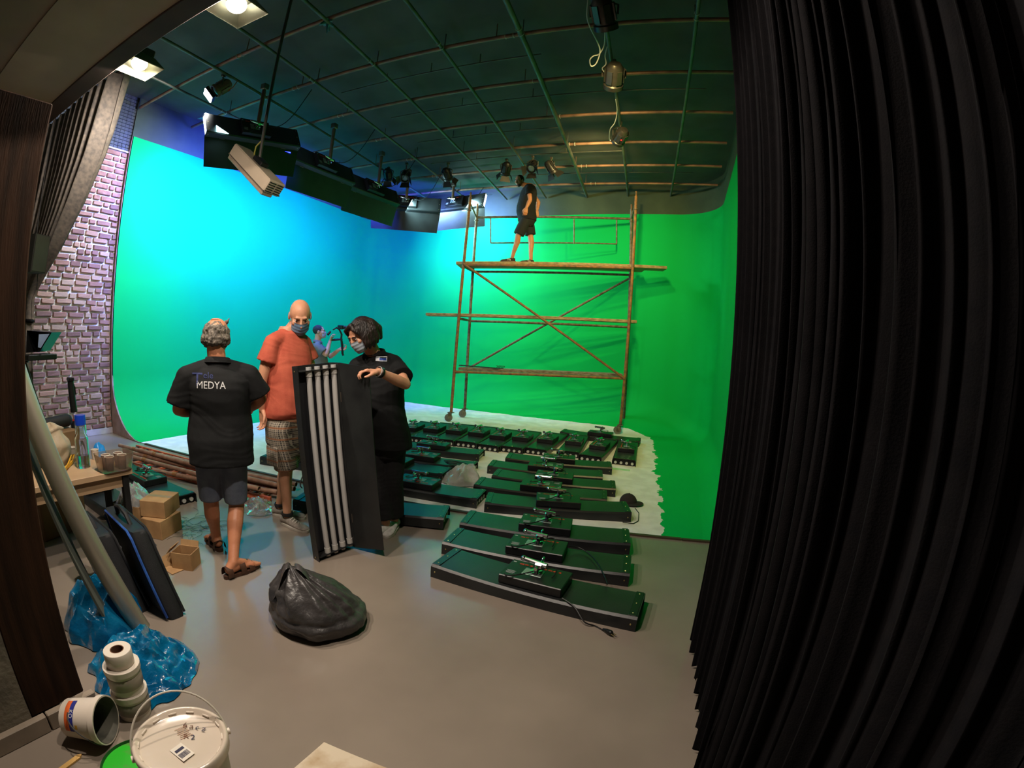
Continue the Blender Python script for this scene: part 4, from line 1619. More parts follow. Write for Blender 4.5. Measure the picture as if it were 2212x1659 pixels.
class Person:
    def __init__(s, name, label, base, f, skin=M_skin, voxel=0.0055):
        s.base = V((base[0], base[1], base[2] if len(base) > 2 else 0))
        s.t = thing(name, label, 'person', s.base)
        s.f = V((f[0], f[1], 0)).normalized()
        s.s = V((s.f.y, -s.f.x, 0))
        s.skin = skin
        s.voxel = voxel
        s.mb = MB()

    def L(s, p):
        return V(p) - s.base

    def limbs(s, J, w=1.0, d=1.0, belly=0.0, arm=1.0, leg=1.0):
        mb = s.mb
        s.J = {k: s.L(v) for k, v in J.items()}
        J = s.J
        s.pel = (J['hipL'] + J['hipR']) / 2
        s.che = (J['shL'] + J['shR']) / 2
        s.w, s.d, s.belly = w, d, belly
        torso(mb, s.pel, s.che, s.s, s.f, w * 0.97, d * 0.95, belly * 0.9)
        for q in 'LR':
            sh, el, wr = J['sh' + q], J['el' + q], J['wr' + q]
            mid = el.lerp(wr, 0.3)
            mb.chain([s.che.lerp(sh, 0.55) - (s.che - s.pel).normalized() * 0.02, sh, sh.lerp(el, 0.5), el, mid, wr], [0.05 * arm, 0.052 * arm, 0.047 * arm, 0.040 * arm, 0.042 * arm, 0.027 * arm])
            hp, kn, an = J['hip' + q], J['kn' + q], J['an' + q]
            cf = kn.lerp(an, 0.28) - s.f * 0.016
            mb.chain([hp, hp.lerp(kn, 0.5), kn, cf, kn.lerp(an, 0.7), an], [0.088 * leg, 0.076 * leg, 0.056 * leg, 0.057 * leg, 0.041 * leg, 0.036 * leg])

    def head(s, c, fwd, k=1.0, roll=0.0):
        c = s.L(c)
        s.hR = basis(fwd, roll)
        P = head_parts(s.mb, c, s.hR, k)
        s.mb.cap(s.che + s.f * -0.012 + (s.che - s.pel).normalized() * 0.04, P(0, -0.022, -0.055), 0.062 * k, 0.056 * k)
        s.P, s.k, s.hc = P, k, c
        return P

    def done(s):
        me = remesh(s.mb, s.voxel, 4)
        return add_mesh('body', me, s.skin, s.t)

    def shirt(s, m, hem=-0.25, sleeve=0.6, grow=0.016, flare=0.02, amp=0.006, arm=1.0, collar=True, seed=0.0, nm='shirt', voxel=0.008, wadd=0.0):
        mb = MB()
        torso(mb, s.pel, s.che, s.s, s.f, s.w + wadd, s.d, s.belly, grow, hem, 1.12, flare)
        for q in 'LR':
            sh, el = s.J['sh' + q], s.J['el' + q]
            e = sh.lerp(el, sleeve)
            up_ = (s.che - s.pel).normalized()
            mb.cap(s.che.lerp(sh, 0.35) + up_ * 0.035, sh - up_ * 0.008, 0.052 * arm + grow * 0.5, 0.054 * arm + grow * 0.5)
            mb.cyl(sh - up_ * 0.008, e, 0.054 * arm + grow * 0.5, 0.052 * arm + grow + 0.012, 18)
        up = (s.che - s.pel).normalized()
        mb.cyl(s.che + up * 0.02 - s.f * 0.012, s.che + up * 0.085 - s.f * 0.010, 0.105, 0.070, 20)
        me = remesh(mb, voxel, 5, fold_disp(amp, seed=seed))
        o = add_mesh(nm, me, m, s.t)
        if collar:
            n = 20
            c = s.che + up * 0.082 - s.f * 0.008
            rg = []
            for hh, rr in ((0.0, 0.074), (0.022, 0.073), (0.03, 0.078), (0.006, 0.088), (-0.004, 0.094)):
                rg.append([c + up * (hh - 0.012 * math.sin(2 * PI * i / n)) + s.s * rr * math.cos(2 * PI * i / n) * 1.02 + s.f * rr * math.sin(2 * PI * i / n) for i in range(n)])
            MB().loft(rg, True, False).build('collar', m, o, 180)
        return o

    def pants(s, m, to=0.8, grow=0.018, r0=0.098, r1=0.088, amp=0.005, nm='shorts', long=False, seed=0.0, voxel=0.008):
        mb = MB()
        rings = []
        for t, a, b, o in TORSO:
            if t <= 0.2:
                rings.append(ring_se(s.pel + (s.che - s.pel) * t + s.f * o, s.s, s.f, a * s.w + grow * 0.5, b * s.d + grow * 0.5))
        mb.loft(rings)
        for q in 'LR':
            hp, kn, an = s.J['hip' + q], s.J['kn' + q], s.J['an' + q]
            if long:
                e = kn.lerp(an, to)
                mb.chain([hp, hp.lerp(kn, 0.5)], [r0, (r0 + r1) / 2])
                mb.chain([hp.lerp(kn, 0.5), kn], [(r0 + r1) / 2, r1 * 0.92])
                mb.cyl(kn, e, r1 * 0.92, r1 * 0.95, 18)
            else:
                e = hp.lerp(kn, to)
                mb.cap(hp, hp.lerp(kn, 0.35), r0, r0 * 0.98)
                mb.cyl(hp.lerp(kn, 0.3), e, r0 * 0.98, r1 + 0.006, 20)
        me = remesh(mb, voxel, 5, fold_disp(amp, seed=seed + 3))
        return add_mesh(nm, me, m, s.t)


def hair_mesh(mb, amp, fr, voxel=0.006, sm=2):
    return remesh(mb, voxel, sm, lambda p: amp * (noise.noise(p * fr) + 0.6 * noise.noise(p * fr * 2.3)))


# ---------------------------------------------------------------- man in the black polo, seen from behind
footR, footL = FL(507, 1243), FL(470, 1184)
b1 = (footR + footL) / 2
fw = V((b1.x, b1.y, 0)).normalized()
fa = Matrix.Rotation(-0.20, 3, 'Z') @ fw
p = Person('person', 'man in black polo with MEDYA on the back, denim shorts and brown sandals', b1, fa)
dirR, dirL = FL(556, 1226) - FL(507, 1246), FL(446, 1157) - FL(474, 1187)
anR, anL = footR + V((0, 0, 0.095)), footL + V((0, 0, 0.095))
kR = PP(511, 1092, b1, 0.02)
kL = PP(456, 1086, b1, 0.06)
p.limbs(dict(shL=PP(404, 812, b1), shR=PP(538, 808, b1), elL=PP(386, 884, b1, 0.05), wrL=PP(425, 893, b1, 0.28), elR=PP(562, 862, b1, 0.03), wrR=PP(534, 886, b1, 0.26),
             hipL=PP(450, 945, b1), hipR=PP(503, 945, b1), knL=kL, knR=kR, anL=anL, anR=anR), 1.12, 1.15, 0.05, arm=1.08, leg=0.98)
J = p.J
hand(p.mb, J['wrL'], V((fa.x, fa.y, 0)) + p.s * 0.5, V((0, 0, -1)), -p.s + V((0, 0, 1)), 0.7)
hand(p.mb, J['wrR'], V((fa.x, fa.y, 0)) - p.s * 0.5, V((0, 0, -1)), p.s + V((0, 0, 1)), 0.7)
foot(p.mb, J['anL'], dirL, 0.022, 1.0)
foot(p.mb, J['anR'], dirR, 0.022, 1.0)
P = p.head(PP(468, 729, b1, 0.02), V((fa.x, fa.y, -0.25)), 1.03)
p.done()
M_polo = mat('black_polo_cloth', (24, 25, 26), rough=0.85, rgb2=(18, 19, 20), scale=12, bump=0.1, bscale=300, spec=0.3)
sh1 = p.shirt(M_polo, hem=-0.40, sleeve=0.82, grow=0.022, flare=0.02, amp=0.009, arm=1.12)
M_denim = mat('faded_denim', (108, 116, 132), rough=0.85, rgb2=(84, 92, 110), scale=9, bump=0.2, bscale=250)
p.pants(M_denim, to=0.93, r0=0.098, r1=0.074)
# grey thinning hair round the back of the head
mb = MB()
mb.ball(P(0, -0.028, 0.018), (0.088, 0.098, 0.082), p.hR, 20, 14)
mb.ball(P(-0.05, -0.03, -0.02), (0.045, 0.07, 0.05), p.hR, 16, 10)
mb.ball(P(0.05, -0.03, -0.02), (0.045, 0.07, 0.05), p.hR, 16, 10)
mb.ball(P(0, -0.085, -0.03), (0.06, 0.04, 0.05), p.hR, 16, 10)
mb.cap(P(0.045, -0.01, 0.085), P(0.07, 0.0, 0.125), 0.018, 0.004)
add_mesh('hair', hair_mesh(mb, 0.009, 38, 0.005), mat('grey_hair', (122, 112, 100), rough=0.7, rgb2=(70, 64, 58), scale=45, bump=0.5, bscale=130, stretch=(1, 1, 0.35)), p.t)
MB().ball(P(-0.005, -0.055, 0.095), (0.032, 0.034, 0.012), p.hR, 14, 8).build('bald_patch', M_skin, p.t, 180)
face_bits(p.t, P, p.hR, 1.03)
# sandals
M_sand = mat('brown_leather', (78, 50, 36), rough=0.55, rgb2=(54, 35, 26), scale=14)
for an, d in ((J['anL'], dirL), (J['anR'], dirR)):
    d = V((d.x, d.y, 0)).normalized()
    s = V((d.y, -d.x, 0))
    o = V((an.x, an.y, 0))
    rings = []
    for z in (0.001, 0.024):
        rings.append([o + d * (0.062 + 0.145 * math.cos(2 * PI * i / 24)) + s * ((0.05 if math.cos(2 * PI * i / 24) > 0 else 0.04) * math.copysign(abs(math.sin(2 * PI * i / 24)) ** 0.75, math.sin(2 * PI * i / 24))) + V((0, 0, z)) for i in range(24)])
    so = MB().loft(rings).build('sandal', M_sand, p.t, 40)
    for x, r, h in ((0.05, 0.048, 0.075), (0.115, 0.054, 0.052), (-0.05, 0.044, 0.07)):
        rg = []
        for w_ in (-0.022, 0.022):
            rg.append([o + d * (x + w_) + s * r * math.cos(PI * i / 10) * 1.02 + V((0, 0, 0.016 + h * math.sin(PI * i / 10) ** 0.7)) for i in range(11)])
        MB().loft(rg, False, False).build('strap', M_sand, so, 180)
    MB().ball(o + d * 0.10 + V((0, 0, 0.082)), (0.014, 0.014, 0.005)).build('buckle', M_steel, so, 180)


def print_on(t, mb_txt, origin, right, up, toward, target, m, nm, off=0.003):
    """lay flat lettering onto a cloth surface"""
    bm = bmesh.new()
    bm.from_mesh(target.data)
    bvh = BVHTree.FromBMesh(bm)
    b2 = bmesh.new()
    vs = [b2.verts.new(q) for q in mb_txt.v]
    for f in mb_txt.f:
        try:
            b2.faces.new([vs[i] for i in f])
        except ValueError:
            pass
    bmesh.ops.triangulate(b2, faces=b2.faces[:])
    bmesh.ops.subdivide_edges(b2, edges=[e for e in b2.edges if e.calc_length() > 0.02], cuts=2)
    for v in b2.verts:
        q = origin + right * v.co.x + up * v.co.y
        hit, nr, _, _ = bvh.ray_cast(q - toward * 0.4, toward)
        v.co = (hit - toward * off) if hit else q
    me = bpy.data.meshes.new(nm)
    b2.to_mesh(me)
    b2.free()
    bm.free()
    finish(me, m, 0)
    return link(nm, me, t)


rt = V((fw.y, -fw.x, 0))
org = p.L(PP(424, 838, b1, -0.1))
txt = text_mesh('MEDYA', 0.064)
wd = max(v.x for v in txt.v)
for v in txt.v:
    v.x *= 0.185 / wd
print_on(sh1, txt, org, rt, V((0, 0, 1)), fw, sh1, mat('white_print', (200, 200, 200), rough=0.7), 'print_medya')
org = p.L(PP(414, 812, b1, -0.1))
txt = text_mesh('T', 0.115)
print_on(sh1, txt, org - V((0, 0, 0.06)), rt, V((0, 0, 1)), fw, sh1, mat('dark_blue_print', (34, 44, 92), rough=0.7), 'print_initial')
txt = text_mesh('ele', 0.055)
print_on(sh1, txt, org + rt * 0.072 - V((0, 0, 0.012)), rt, V((0, 0, 1)), fw, sh1, mat('dark_blue_print', (34, 44, 92)), 'print_word')

# ---------------------------------------------------------------- bald man in the orange red t-shirt
b2 = FL(628, 1132)
p = Person('person', 'bald man with blue face mask in orange-red t-shirt and plaid shorts', b2, (1.0, -0.12), M_skin2)
dR = FL(666, 1152) - FL(612, 1132)
dL = FL(640, 1112) - FL(597, 1106)
fR, fL = FL(622, 1135), FL(606, 1114)
p.limbs(dict(shR=PP(588, 737, b2, -0.13), shL=PP(656, 738, b2, 0.13), elR=PP(566, 822, b2, -0.14), wrR=PP(566, 884, b2, -0.08), elL=PP(676, 812, b2, 0.16), wrL=PP(690, 850, b2, 0.02),
             hipR=PP(606, 925, b2, -0.08), hipL=PP(636, 925, b2, 0.08), knR=PP(618, 1012, b2, -0.02), knL=PP(620, 1008, b2, 0.13), anR=fR + V((0, 0, 0.11)), anL=fL + V((0, 0, 0.11))),
        1.08, 1.15, 0.03, arm=1.02)
J = p.J
hand(p.mb, J['wrR'], V((0.12, 0.05, -1)), -p.s * -1 + p.f * 0, p.f, 0.45)
hand(p.mb, J['wrL'], V((0.5, -0.1, -0.8)), p.s, p.f, 0.5)
foot(p.mb, J['anR'], dR, 0.02, 1.0, False)
foot(p.mb, J['anL'], dL, 0.02, 1.0, False)
P = p.head(PP(648, 683, b2, -0.04), V((0.80, -0.60, -0.62)), 1.06, 0.05)
p.done()
M_tee = mat('orange_red_tee', (206, 104, 80), rough=0.85, rgb2=(186, 88, 68), scale=8, bump=0.15, bscale=200, spec=0.3)
sh2 = p.shirt(M_tee, hem=0.14, sleeve=0.52, grow=0.020, flare=0.03, amp=0.010, collar=False, seed=2)


def plaid():
    m = bpy.data.materials.new('plaid_cotton')
    m.use_nodes = True
    nt = m.node_tree
    L = nt.links.new
    b = nt.nodes['Principled BSDF']
    b.inputs['Roughness'].default_value = 0.9
    tc = nt.nodes.new('ShaderNodeTexCoord')
    col = None
    base = nt.nodes.new('ShaderNodeRGB')
    base.outputs[0].default_value = srgb((122, 112, 98)) + (1,)
    col = base.outputs[0]
    for dr, sc_, lo, c in (('X', 18, 0.80, (46, 44, 46)), ('Z', 18, 0.80, (50, 48, 50)), ('X', 44, 0.86, (188, 178, 160)), ('Z', 42, 0.86, (176, 166, 150)), ('Z', 7, 0.93, (150, 96, 60))):
        w_ = nt.nodes.new('ShaderNodeTexWave')
        w_.wave_type = 'BANDS'
        w_.bands_direction = dr
        w_.inputs['Scale'].default_value = sc_ / 2
        w_.inputs['Distortion'].default_value = 0.4
        L(tc.outputs['Object'], w_.inputs['Vector'])
        gt = nt.nodes.new('ShaderNodeMath')
        gt.operation = 'GREATER_THAN'
        gt.inputs[1].default_value = lo
        L(w_.outputs['Fac'], gt.inputs[0])
        mm = nt.nodes.new('ShaderNodeMath')
        mm.operation = 'MULTIPLY'
        mm.inputs[1].default_value = 0.75
        L(gt.outputs[0], mm.inputs[0])
        mx = nt.nodes.new('ShaderNodeMix')
        mx.data_type = 'RGBA'
        L(mm.outputs[0], mx.inputs['Factor'])
        L(col, mx.inputs['A'])
        mx.inputs['B'].default_value = srgb(c) + (1,)
        col = mx.outputs['Result']
    L(col, b.inputs['Base Color'])
    return m


M_plaid = plaid()
so = p.pants(M_plaid, to=0.98, r0=0.108, r1=0.090, amp=0.008, seed=5)
MB().box(J['hipR'].lerp(J['knR'], 0.62) + p.s * 0.115, (0.15, 0.012, 0.16), Matrix.Rotation(math.atan2(p.f.y, p.f.x), 3, 'Z'), ch=0.006).build('cargo_pocket', M_plaid, so, 0)
face_bits(p.t, P, p.hR, 1.06, mat('faint_brow', (120, 84, 62)))
mask(p.t, P, p.hR, M_maskb)
M_gsh = mat('grey_sneaker_mesh', (150, 140, 130), rough=0.8, rgb2=(124, 116, 108), scale=40)
M_wsole = mat('white_rubber_sole', (205, 198, 186), rough=0.6)
shoe(p.t, J['anR'], dR, 0.0, M_gsh, M_wsole, 1.08, laces=M_wsole)
shoe(p.t, J['anL'], dL, 0.0, M_gsh, M_wsole, 1.08, laces=M_wsole)
for q in 'RL':
    MB().lathe([(0.046, -0.015), (0.050, 0.0), (0.047, 0.015), (0.041, 0.015)], J['an' + q] + V((0, 0, -0.005)), seg=16).build('ankle_sock', mat('dark_sock', (40, 38, 40), rough=0.9), p.t)

# ---------------------------------------------------------------- woman in black holding the light bank
b3 = FL(836, 1150)
p = Person('person', 'dark haired woman with white mask in black polo holding the upright light bank', b3, (0.10, -1.0), M_skin2)
fL, fR = FL(852, 1142), FL(833, 1151)
dL = V((0.25, -1, 0))
dR = V((-0.15, -1, 0))
p.limbs(dict(shL=PP(851, 783, b3, 0.02), shR=PP(770, 790, b3, -0.02), elL=PP(876, 830, b3, -0.24), wrL=PP(818, 803, b3, -0.43), elR=PP(752, 852, b3, 0.0), wrR=PP(772, 830, b3, -0.1),
             hipL=PP(850, 940, b3), hipR=PP(806, 940, b3), knL=PP(848, 1040, b3), knR=PP(822, 1040, b3), anL=fL + V((0, 0, 0.09)), anR=fR + V((0, 0, 0.09))),
        1.10, 1.20, 0.03, arm=0.98, leg=1.05)
J = p.J
hand(p.mb, J['wrL'], V((PP(770, 792, b3, -0.47) - PP(818, 803, b3, -0.43)).normalized()) + V((0, 0, -0.1)), V((0, 0, -1)) + V((-0.2, -0.3, 0)), V((0.3, -1, 0)), 0.75)
hand(p.mb, J['wrR'], V((-0.6, -0.2, -0.3)), V((0, 0, -1)), V((0, -1, 0)), 0.6)
foot(p.mb, J['anL'], dL, 0.02, 0.95, False)
foot(p.mb, J['anR'], dR, 0.02, 0.95, False)
lf = V((-0.82, -0.57, 0))
tw = V((0.57, -0.82, 0))
P = p.head(PP(780, 722, b3, -0.12), lf * 0.62 + tw * 0.55 + V((0, 0, -0.62)), 0.98, 0.10)
p.done()
sh3 = p.shirt(M_polo, hem=-0.16, sleeve=0.70, grow=0.024, flare=0.012, amp=0.009, seed=8, wadd=0.06)
p.pants(mat('black_trousers', (22, 22, 24), rough=0.85, bump=0.1, bscale=200), to=0.88, r0=0.112, r1=0.088, nm='trousers', long=True, amp=0.008)
face_bits(p.t, P, p.hR, 0.98)
mask(p.t, P, p.hR, M_mask, 0.98)
# bobbed dark hair falling forward
mb = MB()
mb.ball(P(0, -0.030, 0.030), (0.090, 0.104, 0.092), p.hR, 22, 14)
for s in (-1, 1):
    for yy, zz, r in ((-0.06, -0.10, 0.034), (-0.02, -0.11, 0.032), (0.02, -0.10, 0.026), (0.05, -0.085, 0.017)):
        mb.chain([P(s * 0.058, yy * 0.6, 0.065), P(s * 0.086, yy, 0.0), P(s * 0.088, yy + 0.012, zz * 0.6), P(s * 0.078, yy + 0.02, zz)], [0.03, r, r * 0.95, r * 0.45])
for xx in (-0.05, 0.0, 0.05):
    mb.chain([P(xx, -0.08, 0.03), P(xx * 1.2, -0.112, -0.03), P(xx * 1.1, -0.10, -0.10)], [0.05, 0.04, 0.02])
mb.chain([P(-0.02, 0.05, 0.112), P(0.045, 0.078, 0.085), P(0.078, 0.060, 0.03)], [0.018, 0.015, 0.010])
mb.chain([P(-0.02, 0.05, 0.112), P(-0.055, 0.074, 0.08), P(-0.080, 0.055, 0.02)], [0.018, 0.015, 0.010])
add_mesh('hair', hair_mesh(mb, 0.0015, 16, 0.005, 12), mat('dark_brown_hair', (44, 32, 27), rough=0.45, rgb2=(24, 18, 16), scale=30, bump=0.5, bscale=110, stretch=(1, 1, 0.25)), p.t)
# badge and bracelets
tw2 = V((-tw.x, -tw.y, 0))
txt = MB().box((0, 0, 0), (0.085, 0.036, 0.0004))
o = print_on(sh3, txt, p.L(PP(823, 778, b3, -0.3)), V((0.82, 0.57, 0)), V((0, 0, 1)), tw2, sh3, mat('white_badge', (210, 214, 222), rough=0.6), 'badge', 0.005)
txt = MB().box((0.012, -0.002, 0), (0.052, 0.017, 0.0004))
print_on(sh3, txt, p.L(PP(823, 778, b3, -0.3)), V((0.82, 0.57, 0)), V((0, 0, 1)), tw2, sh3, mat('blue_badge', (44, 74, 160), rough=0.6), 'badge_mark', 0.008)
ad = (J['wrL'] - J['elL']).normalized()
Rw = ad.to_track_quat('Z', 'Y').to_matrix()
MB().lathe([(0.034, -0.012), (0.037, -0.01), (0.037, 0.01), (0.034, 0.012)], J['wrL'] - ad * 0.018, Rw, 18).build('watch_strap', M_blk2, p.t)
MB().lathe([(0.035, -0.004), (0.037, 0.0), (0.035, 0.004)], J['wrL'] + ad * 0.004, Rw, 18).build('bracelet', mat('white_bracelet', (220, 220, 225)), p.t)
M_wsh = mat('white_shoe', (214, 208, 204), rough=0.7, rgb2=(188, 182, 178), scale=30)
shoe(p.t, J['anL'], dL, 0.0, M_wsh, M_wsole, 0.98)
shoe(p.t, J['anR'], dR, 0.0, M_wsh, M_wsole, 0.98)

# ---------------------------------------------------------------- cameraman near the left green wall
b4 = PP(690, 760, V((-5.7, 6.15, 0)))
b4 = V((b4.x, b4.y, ZC))
nn = V((b4.x, b4.y, 0)).normalized()
rgt = V((nn.y, -nn.x, 0)) * 1.0
p = Person('person', 'man in grey-blue polo with mask raising a camera stabilizer before the green wall', b4, rgt + nn * 0.15, M_skin2, 0.007)
p.limbs(dict(shR=PP(684, 749, b4, -0.16), shL=PP(690, 749, b4, 0.16), elR=PP(704, 766, b4, -0.22), wrR=PP(713, 737, b4, -0.06), elL=PP(714, 770, b4, 0.12), wrL=PP(733, 755, b4, 0.02),
             hipR=b4 + V((0, 0, 0.88)) - nn * 0.09, hipL=b4 + V((0, 0, 0.88)) + nn * 0.09, knR=b4 + V((0, 0, 0.48)) - nn * 0.10, knL=b4 + V((0, 0, 0.48)) + nn * 0.10,
             anR=b4 + V((0, 0, 0.09)) - nn * 0.11, anL=b4 + V((0, 0, 0.09)) + nn * 0.11), 1.05, 1.12, 0.02)
J = p.J
hand(p.mb, J['wrR'], V((rgt.x * 0.2, rgt.y * 0.2, 1)), rgt, V((-rgt.x, -rgt.y, 0)) + nn * 0.5, 0.8)
hand(p.mb, J['wrL'], V((rgt.x, rgt.y, 0.2)), V((0, 0, 1)) + nn * -0.6, V((0, 0, 1)), 0.85)
foot(p.mb, J['anR'], p.f, 0.02, 1, False)
foot(p.mb, J['anL'], p.f, 0.02, 1, False)
P = p.head(PP(690, 717, b4), rgt + V((0, 0, 0.05)) - nn * 0.15, 0.98)
p.done()
p.shirt(mat('grey_blue_polo', (112, 110, 106), rough=0.85, rgb2=(98, 96, 94), scale=8, bump=0.1, bscale=200), hem=-0.2, sleeve=0.75, grow=0.018, amp=0.008, seed=11)
p.pants(mat('dark_jeans', (44, 48, 60), rough=0.9), to=0.92, r0=0.10, r1=0.082, nm='trousers', long=True)
mb = MB().ball(P(0, -0.022, 0.036), (0.080, 0.098, 0.086), p.hR, 20, 14)
add_mesh('hair', hair_mesh(mb, 0.002, 40, 0.006), mat('short_dark_hair', (58, 52, 54), rough=0.8, rgb2=(40, 36, 38), scale=60), p.t)
face_bits(p.t, P, p.hR, 0.98)
mask(p.t, P, p.hR, M_mask, 0.98)
for q in 'LR':
    shoe(p.t, J['an' + q], p.f, 0.0, M_blk2, M_wsole)
# stabilizer in his hands
hx = PP(738, 756, b4, 0.0)
t = thing('camera_stabilizer', 'black handheld camera stabilizer raised by the man in grey-blue polo', 'camera', hx)


def G(x, y, o=0.0):
    return PP(x, y, b4, o) - hx


M_gim = mat('black_gimbal', (22, 24, 30), rough=0.4)
MB().chain([G(740, 764), G(739, 745), G(737, 730)], [0.020, 0.022, 0.018]).build('grip', M_gim, t)
MB().chain([G(713, 735), G(722, 734), G(738, 733)], [0.016, 0.02, 0.018]).build('lower_arm', M_gim, t)
MB().chain([G(720, 712), G(727, 708), G(733, 712), G(738, 722), G(737, 733)], [0.012, 0.014, 0.014, 0.016, 0.016]).build('upper_arm', M_gim, t)
MB().box(G(736, 707), (0.10, 0.08, 0.075), ch=0.012).build('camera_body', M_gim, t, 30)
MB().cyl(G(736, 707), G(736, 707) + rgt * 0.13, 0.03, 0.034, 16).build('camera_lens', M_blk2, t)
MB().chain([G(709, 722), G(713, 717)], [0.022, 0.018]).build('monitor_knob', M_gim, t)
MB().cyl(G(740, 764), G(742, 768), 0.014, 0.02, 10).build('foot_cap', M_gim, t)

# ---------------------------------------------------------------- man on the scaffold
ln_a, ln_b = along(1095, *PLZ), along(1146, *PLZ)
yv = V((0, 0, 1)).cross((ln_b - ln_a).normalized()).normalized()
b5 = (ln_a + ln_b) / 2 + yv * 0.185
b5.z += 0.031
nn = V((b5.x, b5.y, 0)).normalized()
rgt = V((nn.y, -nn.x, 0))
p = Person('person', 'man in black t-shirt and shorts standing on the upper scaffold plank', b5, -rgt - nn * 0.45, M_skin, 0.0065)
fA = b5 + (PP(1107, 553, b5) - PP(1124, 553, b5))
fB = b5 + (PP(1147, 553, b5) - PP(1124, 553, b5)) + yv * 0.06
fA.z = fB.z = b5.z
p.limbs(dict(shL=PP(1142, 408, b5, -0.15), shR=PP(1142, 407, b5, 0.15), elL=PP(1145, 432, b5, -0.19), wrL=PP(1137, 449, b5, -0.22), elR=PP(1163, 437, b5, 0.18), wrR=PP(1160, 455, b5, 0.16),
             hipL=PP(1138, 470, b5, -0.08), hipR=PP(1140, 470, b5, 0.08), knL=PP(1119, 510, b5, -0.08), knR=PP(1146, 511, b5, 0.08),
             anL=fA + V((0, 0, 0.095)), anR=fB + V((0, 0, 0.095))), 1.04, 1.18, 0.05)
J = p.J
hand(p.mb, J['wrL'], V((0, 0, -1)) - rgt * 0.15, nn, -rgt, 0.4)
hand(p.mb, J['wrR'], V((0, 0, -1)), -nn, -rgt, 0.5)
foot(p.mb, J['anL'], -rgt, 0.02, 1, False)
foot(p.mb, J['anR'], -rgt - nn * 0.6, 0.02, 1, False)
P = p.head(PP(1122, 391, b5, -0.02), -rgt * 0.62 - nn * 0.85 + V((0, 0, -0.35)), 0.98)
p.done()
M_bt = mat('black_cotton', (20, 20, 22), rough=0.9, bump=0.1, bscale=200)
p.shirt(M_bt, hem=-0.12, sleeve=0.5, grow=0.018, amp=0.008, collar=False, seed=14)
p.pants(mat('black_shorts', (28, 29, 32), rough=0.85, bump=0.1, bscale=200), to=0.92, r0=0.108, r1=0.098)
mb = MB().ball(P(0, -0.026, 0.036), (0.081, 0.098, 0.086), p.hR, 20, 14)
add_mesh('hair', hair_mesh(mb, 0.002, 40, 0.006), mat('short_black_hair', (26, 22, 21), rough=0.8), p.t)
face_bits(p.t, P, p.hR, 0.98)
mb = MB()
mb.ball(P(0, 0.046, -0.085), (0.048, 0.046, 0.034), p.hR, 18, 10)
mb.ball(P(0, 0.088, -0.05), (0.026, 0.012, 0.007), p.hR, 12, 8)
add_mesh('beard', hair_mesh(mb, 0.001, 60, 0.005), mat('stubble', (70, 54, 46), rough=0.9, rgb2=(110, 80, 64), scale=80), p.t)
M_dsh = mat('dark_sneaker', (52, 44, 42), rough=0.7)
shoe(p.t, J['anL'], -rgt, 0.0, M_dsh, mat('dark_sole', (66, 56, 50)), 1.0, stripes=M_wsole)
shoe(p.t, J['anR'], -rgt - nn * 0.6, 0.0, M_dsh, mat('dark_sole', (66, 56, 50)), 1.0, stripes=M_wsole)

# ---------------------------------------------------------------- the upright light bank in the woman's hands
f0, f1 = FL(690, 1215), FL(757, 1191)
hbk, hbk_ch = bank_proto(False, ((1, 0.26, math.radians(76)),), 'upright_light_bank', (-0.062, 0.068))
ydir = (V((f1.x, f1.y, 0)) - V((f0.x, f0.y, 0))).normalized()
up = (PP(643, 797, f0) - f0).normalized()
ctr = f0 + ydir * (BW / 2) * 1.0
xl = up
yl = (ydir - xl * ydir.dot(xl)).normalized()
zl_ = xl.cross(yl)
Mx = Matrix((xl, yl, zl_)).transposed().to_4x4()
Mx.translation = V((ctr.x, ctr.y, 0.004)) + up * (BL / 2)
hbk.matrix_world = Mx
tag(hbk, 'light bank stood upright showing four pale tubes in the hands of the woman', 'light')
for s in (-1, 1):
    for k in range(4):
        y = -0.062 + 0.068 * k
        MB().cyl((s * (BL / 2 - 0.075), y, 0.036), (s * (BL / 2 - 0.035), y, 0.036), 0.023, seg=12).build('tube_socket', mat('white_socket', (205, 202, 196), rough=0.5), hbk)
MB().box((0, 0, BH - 0.014), (BL - 0.1, BW - 0.05, 0.006)).build('reflector_sheet', mat('dull_reflector', (60, 62, 66), rough=0.35, metal=0.5), hbk, 0)

# ================================================================== clutter on the floor and the low table
def heap(nm, label, cat, c, pts_r, h, m, seed, nseg=56, nring=22, amp=0.05, fr=9, group=None, top=(0, 0), crease=1.0, skirt=0.02):
    """a crumpled sheet or bag: radial heap with sharp creases"""
    def fn(u, v):
        a = 2 * PI * u
        k = (a / (2 * PI) * len(pts_r)) % len(pts_r)
        i = int(k)
        r0, r1 = pts_r[i], pts_r[(i + 1) % len(pts_r)]
        tt = k - i
        tt = tt * tt * (3 - 2 * tt)
        R = r0 + (r1 - r0) * tt
        v2 = v
        z = h * (1 - v2 ** 2.2)
        x, y = R * v2 * math.cos(a) + top[0] * (1 - v2), R * v2 * math.sin(a) + top[1] * (1 - v2)
        q = V((x * fr + seed, y * fr, seed * 0.7))
        n1 = 1 - 2 * abs(noise.noise(q)) * 1.6
        n2 = 1 - 2 * abs(noise.noise(q * 2.3 + V((5, 2, 1)))) * 1.6
        z += crease * amp * (0.65 * n1 + 0.4 * n2) * (0.35 + 0.65 * (1 - v2)) * (1 if v2 < 0.98 else 0.3)
        x += amp * 0.5 * noise.noise(q * 1.7 + V((9, 9, 9)))
        y += amp * 0.5 * noise.noise(q * 1.7 + V((3, 7, 1)))
        return (x, y, max(skirt * (0.2 + v2 * 0.1), z))
    o = MB().grid(fn, nseg, nring).build(nm, m, None, 30, c)
    return tag(o, label, cat, group)


